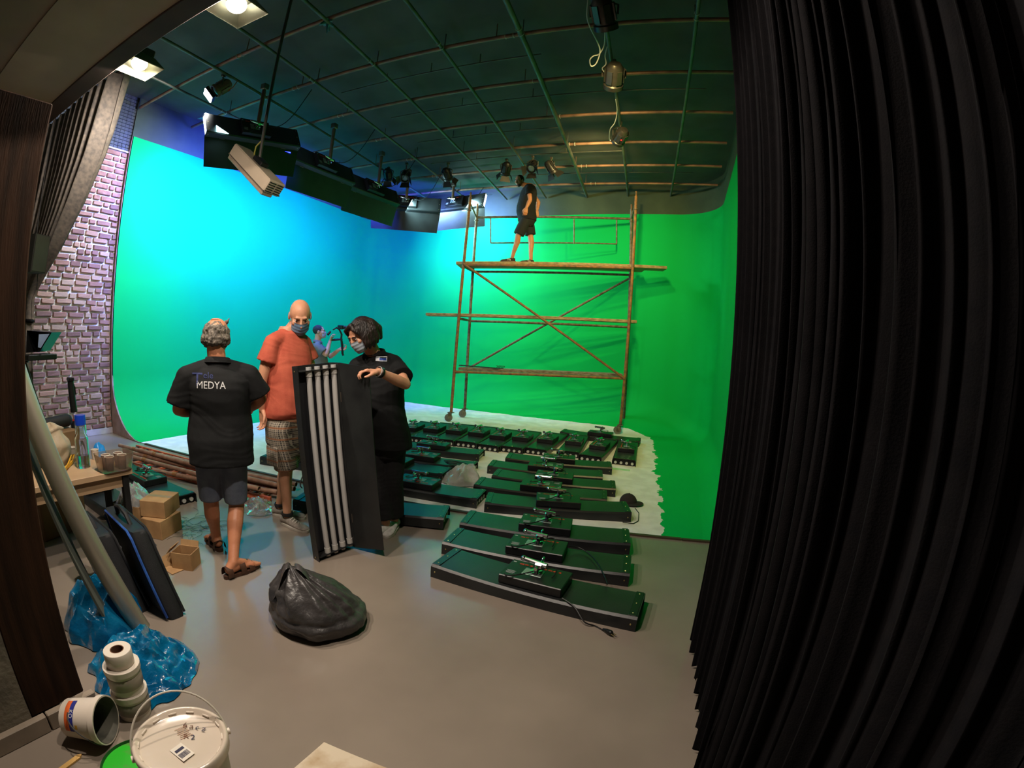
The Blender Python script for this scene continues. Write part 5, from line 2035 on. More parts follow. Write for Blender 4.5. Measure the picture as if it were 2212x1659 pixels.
M_blue = mat('blue_plastic_sheet', (16, 128, 178), rough=0.16, rgb2=(8, 96, 148), scale=5, spec=0.7, trans=0.35, bump=0.25, bscale=28, ior=1.3)
M_clear = mat('clear_plastic', (225, 228, 226), rough=0.12, trans=0.75, spec=0.7, bump=0.3, bscale=30, ior=1.2)
M_milky = mat('milky_plastic', (222, 210, 190), rough=0.35, trans=0.45, spec=0.5, bump=0.2, bscale=24, ior=1.25)
M_white = mat('white_plastic', (216, 204, 190), rough=0.4, rgb2=(204, 192, 178), scale=5)
M_card = mat('cardboard', (178, 142, 98), rough=0.85, rgb2=(160, 124, 84), scale=10)
M_card2 = mat('cardboard_inside', (146, 112, 74), rough=0.9)
M_nylon = mat('black_nylon', (24, 25, 28), rough=0.6, rgb2=(17, 18, 20), scale=9, bump=0.15, bscale=300)

# black rubbish bag
c = FL(692, 1338)
M_bag = mat('black_bin_bag', (66, 63, 63), rough=0.36, rgb2=(52, 50, 50), scale=4, bump=0.35, bscale=22, spec=0.6)
tp = PP(628, 1222, c) - c


def bag_fn(u, v):
    a = 2 * PI * u
    # v 0 floor .. 1 neck
    prof = [(0.0, 0.215), (0.06, 0.255), (0.22, 0.272), (0.42, 0.245), (0.62, 0.195), (0.8, 0.125), (0.92, 0.07), (1.0, 0.03)]
    for (z0, r0), (z1, r1) in zip(prof, prof[1:]):
        if v <= z1:
            tt = (v - z0) / (z1 - z0)
            r = r0 + (r1 - r0) * tt
            break
    ple = 0.5 + 0.5 * math.sin(a * 13 + 2.2 * math.sin(a * 3) + 3 * v)
    w_ = max(0.0, v - 0.25) / 0.75
    r *= 1 - 0.30 * w_ * ple
    r += 0.02 * noise.noise(V((math.cos(a) * 2, math.sin(a) * 2, v * 4))) + 0.008 * noise.noise(V((math.cos(a) * 7, math.sin(a) * 7, v * 12)))
    band = -0.012 * math.exp(-((v - 0.30) / 0.035) ** 2)
    r += band
    s = v ** 1.5
    return (tp.x * s + (r + 0.0) * math.cos(a) * 1.03, tp.y * s + r * math.sin(a) * 0.92, 0.002 + tp.z * v * (1 - 0.05 * math.sin(a)))


t = thing('rubbish_bag', 'dark grey tied plastic rubbish bag slumped on the grey floor', 'bag', c)
MB().grid(bag_fn, 110, 40).build('sack', M_bag, t, 180)
tip = V((tp.x, tp.y, tp.z))
rgt = V((c.y, -c.x, 0)).normalized()
for k, (x0, x1, z1, lift) in enumerate(((0.0, -0.13, -0.20, 0.05), (0.02, 0.20, -0.19, 0.035))):
    rg = []
    for q in range(17):
        a = q / 16
        p0 = tip + rgt * (x0 + (x1 - x0) * a ** 1.3) + V((0, 0, z1 * a ** 1.6 + lift * math.sin(PI * min(1, a * 1.5)) - 0.01))
        p0 -= V((c.x, c.y, 0)).normalized() * 0.05 * math.sin(PI * a)
        wv = V((rgt.y, -rgt.x, 0)) * (0.026 + 0.02 * a)
        rg.append([p0 - wv, p0 + V((0, 0, 0.016)) - wv * 0.3, p0 + wv, p0 - V((0, 0, 0.012))])
    MB().loft(rg).build('handle', M_bag, t, 80)

# blue plastic sheet in a crumpled mass, front and back lobes
heap('plastic_sheet', 'crumpled blue plastic sheet spread before the white tubs', 'plastic', FL(305, 1432), [0.34, 0.30, 0.24, 0.22, 0.26, 0.24, 0.26, 0.40], 0.13, M_blue, 2.0, 90, 34, 0.075, 8)
heap('plastic_sheet', 'crumpled blue plastic sheet bunched up behind the leaning tube', 'plastic', FL(215, 1350) + V((-0.02, 0.02, 0)), [0.34, 0.26, 0.22, 0.20, 0.22, 0.20, 0.20, 0.26], 0.24, M_blue, 7.0, 90, 34, 0.085, 8)

# leaning metal tube and thin batten
b = FL(312, 1368)
e = PP(64, 884, b, 0.10)
d = (e - b).normalized()
t = thing('metal_tube', 'long dull grey metal tube leaning from the blue plastic to the door jamb', 'tube', b)
Lt = 1.72
rr = 0.052
prof = []
u = d.orthogonal().normalized()
w_ = d.cross(u)
rings = []
for s, r in ((0.03, rr), (Lt, rr), (Lt, rr - 0.006), (0.03, rr - 0.006)):
    rings.append([d * s + (u * math.cos(2 * PI * k / 28) + w_ * math.sin(2 * PI * k / 28)) * r for k in range(28)])
rings.append(rings[0])
MB().loft(rings, True, False).build('pipe', mat('dull_aluminium', (178, 170, 152), rough=0.36, metal=0.65, rgb2=(160, 152, 136), scale=2, stretch=(1, 1, 0.2)), t, 60)
b2_ = FL(262, 1385)
e2 = PP(78, 1010, b2_, 0.16)
d2 = (e2 - b2_).normalized()
Rb = d2.to_track_quat('Z', 'Y').to_matrix()
o = MB().box(d2 * 0.80, (0.05, 0.02, 1.5), Rb, ch=0.003).build('batten', mat('grey_batten', (112, 118, 108), rough=0.5, metal=0.4), None, 0, b2_)
tag(o, 'thin grey batten leaning beside the metal tube', 'batten')

# padded black equipment bags
def gear_bag(px, py, tx, ty, off, label, seed, wd=0.50, th=0.118):
    b = FL(px, py)
    tpv = PP(tx, ty, b, off)
    t = thing('equipment_bag', label, 'bag', b)
    z = (tpv - b).normalized()
    n = V((b.x, b.y, 0)).normalized()
    y = (n + V((n.y, -n.x, 0)) * -0.35)
    y = V((y.x, y.y, 0)).normalized()
    x = V((y.y, -y.x, 0))
    R = Matrix((x, y, z)).transposed()
    h = (tpv - b).length
    mb = MB()
    rings = []
    for k, (zz, f) in enumerate(((0.0, 0.86), (0.03, 0.97), (0.12, 1.0), (0.5, 1.03), (0.85, 1.0), (0.96, 0.95), (1.0, 0.8))):
        rings.append([R @ V((th / 2 * f * math.copysign(abs(math.cos(2 * PI * i / 24)) ** 0.35, math.cos(2 * PI * i / 24)),
                             wd / 2 * (0.985 + 0.015 * f) * math.copysign(abs(math.sin(2 * PI * i / 24)) ** 0.28, math.sin(2 * PI * i / 24)), zz * h)) for i in range(24)])
    zmin = min(q.z for r in rings for q in r)
    for r in rings:
        for q in r:
            q.z -= zmin - 0.002
    MB().loft(rings).build('body', M_nylon, t, 60)
    M_pip = mat('blue_piping', (52, 92, 170), rough=0.35, rgb2=(30, 54, 110))
    for sx in (-1, 1):
        pts = [R @ V((sx * th * 0.47, yy * wd, zz * h)) - V((0, 0, zmin)) for yy, zz in ((-0.485, 0.04), (-0.49, 0.5), (-0.485, 0.93), (-0.40, 1.0), (0.40, 1.0), (0.485, 0.93), (0.49, 0.5), (0.485, 0.04))]
        MB().tube(pts, 0.008, 6).build('piping', M_pip if sx < 0 else M_nylon, t)
    hp = [R @ V((0, yy * wd, h * zz)) - V((0, 0, zmin)) for yy, zz in ((-0.22, 0.99), (-0.18, 1.10), (0.0, 1.14), (0.18, 1.10), (0.22, 0.99))]
    MB().tube(hp, 0.014, 8).build('handle', M_nylon, t)
    sp = [R @ V((th * 0.53, yy * wd, h * zz)) - V((0, 0, zmin)) for yy, zz in ((-0.45, 0.80), (-0.2, 0.62), (0.1, 0.5), (0.35, 0.30), (0.46, 0.08))]
    MB().tube(sp, 0.012, 6).build('shoulder_strap', M_nylon, t)
    for q in range(3):
        MB().box(R @ V((th * 0.522, (-0.16 + 0.045 * q) * wd, h * (0.66 - 0.03 * (q % 2)))) - V((0, 0, zmin)), (0.004, 0.016, 0.05 - 0.012 * q), R).build('pale_mark', M_label, t, 0)
    return t


gear_bag(345, 1298, 268, 1120, 0.16, 'black padded equipment bag with blue piping leaning beside the small open carton', 1)
gear_bag(270, 1288, 193, 1130, 0.12, 'black padded equipment bag with blue piping behind the leaning tube', 2)

# cardboard boxes
def carton(loc, size, rot, label, open_=False, m=M_card, z0=0.0):
    t = thing('carton', label, 'box', (loc.x, loc.y, z0), rot)
    sx, sy, sz = size
    w_ = 0.005
    if not open_:
        MB().box((0, 0, sz / 2), size, ch=0.003).build('body', m, t, 0)
        MB().box((0, 0, sz + 0.0006), (sx * 0.98, 0.045, 0.0012)).build('tape', mat('brown_tape', (160, 124, 84), rough=0.4), t, 0)
        MB().box((0, 0, sz + 0.0004), (sx * 0.99, 0.003, 0.002)).build('lid_seam', M_card2, t, 0)
    else:
        for c_, s_ in (((0, -sy / 2, sz / 2), (sx, w_, sz)), ((0, sy / 2, sz / 2), (sx, w_, sz)), ((-sx / 2, 0, sz / 2), (w_, sy, sz)), ((sx / 2, 0, sz / 2), (w_, sy, sz))):
            MB().box(c_, s_).build('side_panel', m, t, 0)
        MB().box((0, 0, w_ / 2), (sx, sy, w_)).build('bottom_panel', M_card2, t, 0)
    return t


c = FL(404, 1222)
t = carton(c, (0.15, 0.13, 0.12), 0.5, 'small open cardboard box standing alone on the grey floor', True)
MB().box((-0.095, 0.0, 0.125), (0.06, 0.12, 0.004), Matrix.Rotation(-0.9, 3, 'Y')).build('flap', M_card, t, 0)
MB().box((0.0, 0.075, 0.135), (0.14, 0.004, 0.05), Matrix.Rotation(-0.3, 3, 'X')).build('flap', M_card, t, 0)
MB().box((0.0, -0.0, 0.04), (0.12, 0.09, 0.01), Matrix.Rotation(0.2, 3, 'X')).build('inner_flap', M_card2, t, 0)
c = FL(380, 1232)
o = MB().box((0, 0, 0), (0.12, 0.15, 0.004)).add([V((-0.06, -0.07, 0.002)), V((-0.06, 0.07, 0.002)), V((-0.085, 0.06, 0.09)), V((-0.085, -0.055, 0.075))], [(0, 1, 2, 3), (3, 2, 1, 0)]).build('cardboard_flap', M_card, None, 0, c + V((-0.02, 0.02, 0.004)))
tag(o, 'loose folded piece of cardboard beside the small open box', 'cardboard')
c1 = FL(352, 1150)
carton(c1, (0.20, 0.26, 0.15), 0.35, 'lower cardboard box of a stack of two by the light bank')
carton(c1 + V((-0.05, 0.03, 0)), (0.22, 0.26, 0.13), 0.55, 'upper cardboard box of a stack of two by the light bank', z0=0.153)
c2 = FL(296, 1136)
t = carton(c2, (0.28, 0.26, 0.22), 0.45, 'larger open cardboard box stuffed with clear plastic behind the bags', True)
heap('plastic_wrap', 'clear crinkled plastic bulging out of the open cardboard box', 'plastic', V((c2.x, c2.y, 0.20)), [0.17, 0.15, 0.16, 0.14, 0.16, 0.15], 0.13, M_clear, 4.0, 50, 18, 0.05, 12)

# white tub stack with a tape roll on top
b = FL(293, 1536)
hz = PP(256, 1402, b).z
M_tub = M_white


def tub(z, h, r, label, nm='plastic_tub', strip=(150, 140, 128)):
    t = thing(nm, label, 'tub', (b.x, b.y, z))
    MB().lathe([(0.001, 0.0), (r * 0.88, 0.0), (r * 0.93, h * 0.80), (r * 0.93, h * 0.82)], seg=30).build('body', M_tub, t, 40)
    MB().lathe([(r * 0.935, h * 0.80), (r, h * 0.80), (r, h * 0.985), (r * 0.96, h), (r * 0.5, h), (0.001, h)], seg=30).build('lid', M_tub, t, 40)
    MB().lathe([(r * 0.918, h * 0.22), (r * 0.945, h * 0.24), (r * 0.955, h * 0.66), (r * 0.93, h * 0.68)], seg=30).build('label', mat('tub_label_%d' % strip[0], strip, rough=0.5), t, 40)
    return t


h1 = hz * 0.40
tub(0.0, h1, 0.082, 'lower white plastic tub of the stack beside the tipped pail')
tub(h1 + 0.001, h1 * 0.98, 0.080, 'upper white plastic tub of the stack carrying a white tape roll', strip=(164, 152, 138))
t = thing('tape_roll', 'white tape roll with brown core on top of the plastic tubs', 'roll', (b.x, b.y, h1 * 1.98 + 0.002))
hh = max(0.05, hz - h1 * 1.98)
MB().lathe([(0.030, 0.0), (0.058, 0.0), (0.060, 0.003), (0.060, hh - 0.003), (0.058, hh), (0.030, hh), (0.030, 0.0)], seg=30).build('tape', M_white, t, 40)
MB().lathe([(0.030, 0.0), (0.030, hh), (0.026, hh), (0.026, 0.0)], seg=30).build('core', mat('brown_core', (110, 74, 52), rough=0.9), t, 40)
MB().cyl((0, 0, 0.001), (0, 0, 0.004), 0.026, seg=24).build('core_floor', mat('brown_core', (110, 74, 52)), t)

# tipped white pail
n = V((-0.97, 0.25, 0))
b = FL(205, 1590)
ax = (V((0.25, 0.97, 0)) * 0.75 - n * 0.62 + V((0, 0, 0.10))).normalized()
R = ax.to_track_quat('Z', 'Y').to_matrix()
t = thing('paint_pail', 'white plastic pail tipped on its side with orange and blue printing', 'pail', (b.x, b.y, 0))
c0 = V((0, 0, 0.096)) - ax * 0.09
MB().lathe([(0.001, 0.0), (0.078, 0.0), (0.090, 0.15), (0.100, 0.152), (0.100, 0.178), (0.094, 0.178), (0.088, 0.15), (0.074, 0.004), (0.001, 0.004)], c0, R, 36).build('body', M_white, t, 40)
MB().lathe([(0.0925, 0.1785), (0.0872, 0.15), (0.0735, 0.008), (0.001, 0.0065)], c0, R, 36).build('dark_lining', mat('grey_lining', (62, 62, 56), rough=0.7, rgb2=(92, 90, 80), scale=16), t, 60)  # darker mottled lining over the inside of the pail
MB().tube([c0 + R @ V((0.101 * math.cos(a), 0.101 * math.sin(a), 0.16 - 0.10 * math.sin(a * 1.0 + 2.4) ** 2)) for a in [2.2 + q * 0.13 for q in range(17)]], 0.003, 6).build('handle', mat('dark_handle', (70, 68, 66), rough=0.5), t)


def decal(a0, a1, z0, z1, m, nm, r=0.0855):
    def fn(u, v):
        a = a0 + (a1 - a0) * u
        z = z0 + (z1 - z0) * v
        return c0 + R @ V(((r + 0.0008 + 0.012 * (z - 0.05) / 0.15) * math.cos(a), (r + 0.0008 + 0.012 * (z - 0.05) / 0.15) * math.sin(a), z))
    MB().grid(fn, 14, 3).build(nm, m, t, 180)


# printing turned to the entrance side
vd = R.transposed() @ (CAMP - (b + c0))
am = math.atan2(vd.y, vd.x)
decal(am - 0.9, am + 0.7, 0.030, 0.052, mat('orange_print', (216, 98, 44), rough=0.5), 'orange_band', 0.0830)
decal(am - 0.9, am + 0.7, 0.054, 0.074, mat('blue_print', (38, 44, 128), rough=0.5), 'blue_band', 0.0835)
txt = text_mesh('KO', 0.024)
for v in txt.v:
    aa = am - 0.35 + v.x / 0.088
    v.x, v.y, v.z = (lambda z: (0.0875 * math.cos(aa), 0.0875 * math.sin(aa), z))(0.056 + v.y)
txt.v = [c0 + R @ q for q in txt.v]
txt.build('lettering', mat('white_print', (200, 200, 200)), t, 0)
decal(am + 0.35, am + 0.55, 0.082, 0.094, mat('yellow_dot', (210, 160, 50), rough=0.5), 'yellow_dot', 0.0842)

# big lidded paint bucket
c = FL(388, 1598, 0.30)
t = thing('paint_bucket', 'large white paint bucket with clear-rimmed lid, wire handle and barcode sticker', 'bucket', (c.x, c.y, 0))
M_buck = mat('translucent_bucket', (196, 190, 172), rough=0.4, trans=0.25, rgb2=(180, 174, 158), scale=4)
MB().lathe([(0.001, 0.0), (0.128, 0.0), (0.130, 0.004), (0.149, 0.255), (0.156, 0.258), (0.158, 0.285), (0.150, 0.287)], seg=56).build('body', M_buck, t, 40)
lid = MB().lathe([(0.162, 0.262), (0.164, 0.285), (0.162, 0.302), (0.155, 0.306), (0.148, 0.303), (0.140, 0.288), (0.136, 0.286), (0.05, 0.292), (0.001, 0.294)], seg=56).build('lid', mat('pale_lid', (206, 192, 176), rough=0.16, rgb2=(196, 182, 166), scale=3, spec=0.6, bump=0.05, bscale=8), t, 60)
for q in range(14):
    a = 2 * PI * q / 14
    MB().box((0.1415 * math.cos(a), 0.1415 * math.sin(a), 0.2925), (0.006, 0.030, 0.008), Matrix.Rotation(a, 3, 'Z'), ch=0.002).build('lid_tab', M_white, lid, 0)
vx = V((c.y, -c.x, 0)).normalized()       # rightwards as one faces the bucket
vy = V((-c.x, -c.y, 0)).normalized()
vb = -vy
hp = []
for q in range(25):
    a = PI * q / 24
    hp.append(vx * (-0.165 * math.cos(a)) + V((0, 0, 0.272)) + (vb * 0.62 + V((0, 0, 0.78))).normalized() * (0.185 * math.sin(a)))
MB().tube(hp, 0.0038, 8).build('wire_handle', mat('white_handle', (200, 192, 178), rough=0.4), t)
for s in (-1, 1):
    MB().cyl(vx * s * 0.158 + V((0, 0, 0.272)), vx * s * 0.172 + V((0, 0, 0.272)), 0.012, seg=12).build('handle_lug', M_white, t)
Rl = Matrix((vx, vb, V((0, 0, 1)))).transposed()


def on_lid(mb, x, y, rot, m, nm, z=0.2955):
    mb.xf(Matrix.Translation(Rl @ V((x, y, z))) @ (Rl @ Matrix.Rotation(rot, 3, 'Z')).to_4x4())
    return mb.build(nm, m, lid, 0)


M_stick = mat('white_sticker', (222, 212, 198), rough=0.5)
M_ink = mat('brown_ink', (96, 62, 48), rough=0.8)
M_ink2 = mat('blue_black_ink', (44, 42, 70), rough=0.7)
on_lid(MB().box((0, 0, 0), (0.048, 0.072, 0.0008)), -0.005, -0.052, 0.45, M_stick, 'barcode_sticker', 0.2945)
mb = MB()
rb = random.Random(5)
x = -0.018
while x < 0.018:
    w_ = rb.choice((0.0008, 0.0014, 0.002))
    mb.box((x, -0.012, 0.0008), (w_, 0.022, 0.0006))
    x += w_ + rb.choice((0.0008, 0.0012))
o = on_lid(mb, -0.005, -0.052, 0.45, M_ink2, 'barcode', 0.2945)
o['kind'] = 'stuff'
on_lid(MB().box((0, 0.014, 0.0008), (0.034, 0.012, 0.0008)), -0.005, -0.052, 0.45, M_ink2, 'sticker_print', 0.2945)
mb = MB()
for q in range(7):
    mb.box((0, -0.026 + q * 0.0085, 0), (0.045 - 0.006 * (q % 3), 0.0022, 0.0006))
o = on_lid(mb, 0.02, 0.035, 0.2, mat('faint_print', (178, 140, 112), rough=0.8), 'faint_print', 0.2950)
o['kind'] = 'stuff'
for ch, x, y, rt_, sz in (('6', 0.022, 0.058, -0.3, 0.026), ('a', 0.042, 0.046, -0.5, 0.026), ('c', 0.060, 0.036, -0.7, 0.022), ('z', 0.078, 0.018, -0.6, 0.026), ('R', 0.012, 0.004, -0.2, 0.024), ('2', 0.034, -0.008, -0.3, 0.024)):
    on_lid(text_mesh(ch, sz * 1.35), x, y, rt_, M_ink if ch in '6aR' else M_ink2, 'handwriting', 0.2952)

# green paint lid, stirring stick, white board corner
c = FL(294, 1658)
t = thing('round_paint_lid', 'round pail lid covered in bright green paint behind the big bucket', 'lid', (c.x, c.y, 0))
MB().lathe([(0.001, 0.0), (0.135, 0.0), (0.138, 0.004), (0.138, 0.022), (0.134, 0.024), (0.131, 0.012), (0.001, 0.012)], seg=44).build('rim', mat('dark_green_rim', (36, 84, 40), rough=0.5), t, 40)
MB().lathe([(0.131, 0.0125), (0.09, 0.0145), (0.001, 0.0145)], seg=44).build('paint', mat('wet_green_paint', (40, 176, 38), rough=0.3, rgb2=(96, 120, 70), scale=14, lo=0.5, hi=0.7), t, 60)
c = FL(150, 1652)
o = MB().add([V((-0.012, -0.10, 0)), V((0.012, -0.10, 0)), V((0.011, 0.05, 0)), V((0, 0.066, 0)), V((-0.011, 0.05, 0))] + [V((-0.012, -0.10, 0.008)), V((0.012, -0.10, 0.008)), V((0.011, 0.05, 0.008)), V((0, 0.066, 0.008)), V((-0.011, 0.05, 0.008))],
             [(4, 3, 2, 1, 0), (5, 6, 7, 8, 9)] + [(i, (i + 1) % 5, 5 + (i + 1) % 5, 5 + i) for i in range(5)]).build('stir_stick', mat('pale_wood', (206, 164, 96), rough=0.7), None, 0, c + V((0, 0, 0.001)))
o.rotation_euler = (0, 0, 0.15)
tag(o, 'pale pointed wooden stirring stick on the floor by the stone skirting', 'stick')
pa, pb_, pc = FL(700, 1603, 0.03), FL(640, 1655, 0.03), FL(826, 1655, 0.03)
e1, e2 = (pb_ - pa).normalized() * 0.5, (pc - pa).normalized() * 0.7
e1.z = e2.z = 0
ld = [pa, pa + e2, pa + e2 + e1, pa + e1]
ld = [V((q.x, q.y, 0.03)) - V((pa.x, pa.y, 0)) for q in ld]
lo_ = [V((q.x, q.y, 0.001)) for q in ld]
o = MB().add(ld + lo_, [(3, 2, 1, 0), (4, 5, 6, 7), (0, 1, 5, 4), (1, 2, 6, 5), (2, 3, 7, 6), (3, 0, 4, 7)]).build('stained_board', mat('stained_white_board', (206, 190, 166), rough=0.6, rgb2=(166, 134, 92), scale=6, lo=0.56, hi=0.74), None, 0, (pa.x, pa.y, 0))
tag(o, 'paint stained white board lying on the floor in front of the bucket', 'board')

# ------------------------------------------------------------------ scaffold frames and pipes piled on the floor
M_or = mat('orange_frame_paint', (206, 106, 72), rough=0.6, rgb2=(172, 84, 58), scale=8)
M_gp = mat('worn_pipe', (172, 134, 112), rough=0.6, metal=0.2, rgb2=(140, 104, 84), scale=14, bump=0.1, bscale=50)
PIL = [((258, 962), (640, 1046), 0.078, 'thin worn pipe beside the floor strip'), ((280, 977), (622, 1053), 0.078, 'worn pipe next to the orange perforated frame'),
       ((276, 984), (560, 1056), 0.128, 'worn pipe lying on top of the orange frames'), ((330, 1016), (600, 1063), 0.078, 'mud stained pipe at the light bank side of the pile'),
       ((300, 972), (636, 1056), 0.128, 'reddish pipe lying across the orange frames')]
for (ax_, ay), (bx, by), z, lab in PIL:
    a, b = FL(ax_, ay, z), FL(bx, by, z)
    d = (b - a).normalized()
    t = thing('steel_pipe', lab, 'pipe', a, 0, 'pipes in the scaffold pile')
    u = d.orthogonal().normalized()
    w_ = d.cross(u)
    rings = []
    for s, r in ((0, 0.024), ((b - a).length, 0.024), ((b - a).length, 0.019), (0, 0.019)):
        rings.append([d * s + (u * math.cos(2 * PI * k / 14) + w_ * math.sin(2 * PI * k / 14)) * r for k in range(14)])
    rings.append(rings[0])
    MB().loft(rings, True, False).build('tube', M_gp, t, 50)
    MB().cyl(d * 0.3 + V((0, 0, 0)), d * 0.36, 0.028, seg=12).build('coupler', M_rust, t)
for k, ((a0, a1), (b0, b1_), lab) in enumerate((((268, 970), (600, 1056), 'orange perforated scaffold frame at the strip side of the pile'), ((268, 996), (585, 1078), 'orange perforated scaffold frame at the light bank side'))):
    a, b = FL(a0, a1, 0.03), FL(b0, b1_, 0.03)
    d = (b - a).normalized()
    s = V((-d.y, d.x, 0))
    Ln = (b - a).length
    Rz = Matrix.Rotation(math.atan2(d.y, d.x), 3, 'Z')
    t = thing('scaffold_ladder', lab, 'frame', (a.x, a.y, 0))
    for off in (0.0, 0.20):
        rl = MB().box(d * (Ln / 2) + s * off + V((0, 0, 0.026)), (Ln, 0.03, 0.05), Rz, ch=0.003).build('rail', M_or, t, 0)
        mb = MB()
        for q in range(int(Ln / 0.09)):
            mb.cyl(d * (0.05 + q * 0.09) + s * (off - 0.016) + V((0, 0, 0.03)), d * (0.05 + q * 0.09) + s * (off - 0.0145) + V((0, 0, 0.03)), 0.008, seg=8)
        o = mb.build('punched_holes', mat('hole_pale', (214, 176, 130), rough=0.8), rl, 0)
        o['kind'] = 'stuff'
    for q in range(int(Ln / 0.11)):
        MB().box(d * (0.06 + q * 0.11) + s * 0.10 + V((0, 0, 0.03)), (0.028, 0.17, 0.02), Rz).build('rung', M_or if q % 2 else mat('dark_rung', (70, 44, 40), rough=0.7), t, 0)

# clear plastic scraps, wire tangle, cap, floor litter
heap('plastic_wrap', 'crumpled clear plastic wrap at the end of the scaffold pile', 'plastic', FL(552, 1098), [0.24, 0.14, 0.2, 0.16, 0.24, 0.13, 0.2], 0.06, M_clear, 11.0, 56, 16, 0.05, 12)
heap('plastic_bag', 'crumpled clear plastic bag lying between the light banks on the white floor', 'plastic', FL(998, 1043, ZC) + V((0, 0, ZC)), [0.24, 0.17, 0.2, 0.17, 0.22, 0.2, 0.17], 0.17, mat('frosted_plastic', (220, 220, 212), rough=0.3, trans=0.55, spec=0.5, bump=0.3, bscale=20, ior=1.2), 14.0, 60, 20, 0.08, 8, top=(0.04, 0.02))
c = FL(422, 1142)
mb = MB()
rt_ = random.Random(21)
for q in range(34):
    x0, y0 = rt_.gauss(0, 0.09), rt_.gauss(0, 0.07)
    a = rt_.uniform(0, 2 * PI)
    pts = []
    for k in range(8):
        pts.append(V((x0, y0, 0.003 + 0.006 * rt_.random())))
        x0 += 0.035 * math.cos(a)
        y0 += 0.035 * math.sin(a)
        a += rt_.uniform(-0.7, 0.7)
    mb.tube(pts, 0.0011, 4)
o = mb.build('wire_tangle', mat('thin_dark_wire', (40, 44, 42), rough=0.5), None, 0, c)
o['kind'] = 'stuff'
tag(o, 'tangle of thin dark wire offcuts on the floor by the sandals', 'wire')
c = FL(1357, 1086, ZC)
t = thing('cap', 'dark brown peaked cap lying on the white floor', 'cap', c)
dm = MB()
dv = (FL(1383, 1090, ZC) - FL(1345, 1078, ZC)).normalized()
sv = V((-dv.y, dv.x, 0))
Rc = Matrix((dv, sv, V((0, 0, 1)))).transposed()
rings = []
for k in range(9):
    a = PI / 2 * k / 8
    rings.append([Rc @ V((0.098 * math.cos(a) * math.cos(2 * PI * i / 24), 0.085 * math.cos(a) * math.sin(2 * PI * i / 24), 0.004 + 0.098 * math.sin(a))) for i in range(24)])
M_cap = mat('dark_cap_cloth', (44, 36, 34), rough=0.9)
MB().loft(rings, True, False).build('crown', M_cap, t, 180)


def brim(u, v):
    a = -1.15 + 2.3 * u
    r = 0.092 + 0.075 * v * math.cos(a * 0.75)
    return Rc @ V((r * math.cos(a), 0.088 / 0.092 * r * math.sin(a), 0.012 + 0.012 * math.cos(a * 1.3) - 0.006 * v))


MB().grid(brim, 16, 6).build('brim', M_cap, t, 180)
MB().ball((0, 0, 0.103), 0.006).build('button', M_cap, t)
MB().tube([FL(1372, 1098, ZC + 0.006) - c, FL(1380, 1108, ZC + 0.006) - c, FL(1379, 1125, ZC + 0.006) - c, FL(1368, 1131, ZC + 0.006) - c, FL(1345, 1128, ZC + 0.02) - c], 0.004, 6).build('cord', M_cable, t)

# ------------------------------------------------------------------ low table and what stands on it
TZ = 0.60
fa_, fb_ = FL(128, 1043, TZ), FL(286, 1012, TZ)
ey = (fb_ - fa_).normalized()
ey.z = 0
ex = V((ey.y, -ey.x, 0))
ex = ex if ex.x > 0 else -ex
Rt = Matrix((ex, ey, V((0, 0, 1)))).transposed()
TL, TD = 0.78, 0.46
tc = fb_ - ey * TL / 2 - ex * TD / 2
t = thing('low_table', 'low beige table crowded with cups and bottles', 'table', (tc.x, tc.y, 0), math.atan2(ey.y, ey.x) - PI / 2)
M_tab = mat('beige_laminate', (186, 156, 122), rough=0.5, rgb2=(172, 142, 110), scale=4)
MB().box((0, 0, TZ - 0.02), (TD, TL, 0.04), ch=0.003).build('table_top', M_tab, t, 0)
for sx in (-1, 1):
    for sy in (-1, 1):
        MB().box((sx * (TD / 2 - 0.04), sy * (TL / 2 - 0.05), (TZ - 0.04) / 2), (0.045, 0.045, TZ - 0.04)).build('leg', M_inner, t, 0)
MB().box((TD / 2 - 0.05, 0, TZ - 0.09), (0.02, TL - 0.14, 0.08)).build('apron', M_tab, t, 0)


def T(px, py):
    return FL(px, py, TZ)


def cup(px, py, label, r=0.036, h=0.095, m=M_white, grp='cups on the low table', lim=0):
    p = T(px, py)
    t = thing('cup', label, 'cup', p, 0, grp)
    MB().lathe([(0.001, 0.001), (r * 0.74, 0.001), (r, h), (r * 0.95, h), (r * 0.70, 0.006), (0.001, 0.006)], seg=24).build('wall', m, t, 60)
    MB().tube([V((r * math.cos(2 * PI * k / 20), r * math.sin(2 * PI * k / 20), h)) for k in range(20)], 0.0022, 6, True).build('rim', M_white, t)
    MB().cyl((0, 0, h * 0.18), (0, 0, h * 0.2), r * 0.77, seg=20).build('drink', mat('tea', (120, 60, 40), rough=0.1), t)
    return t


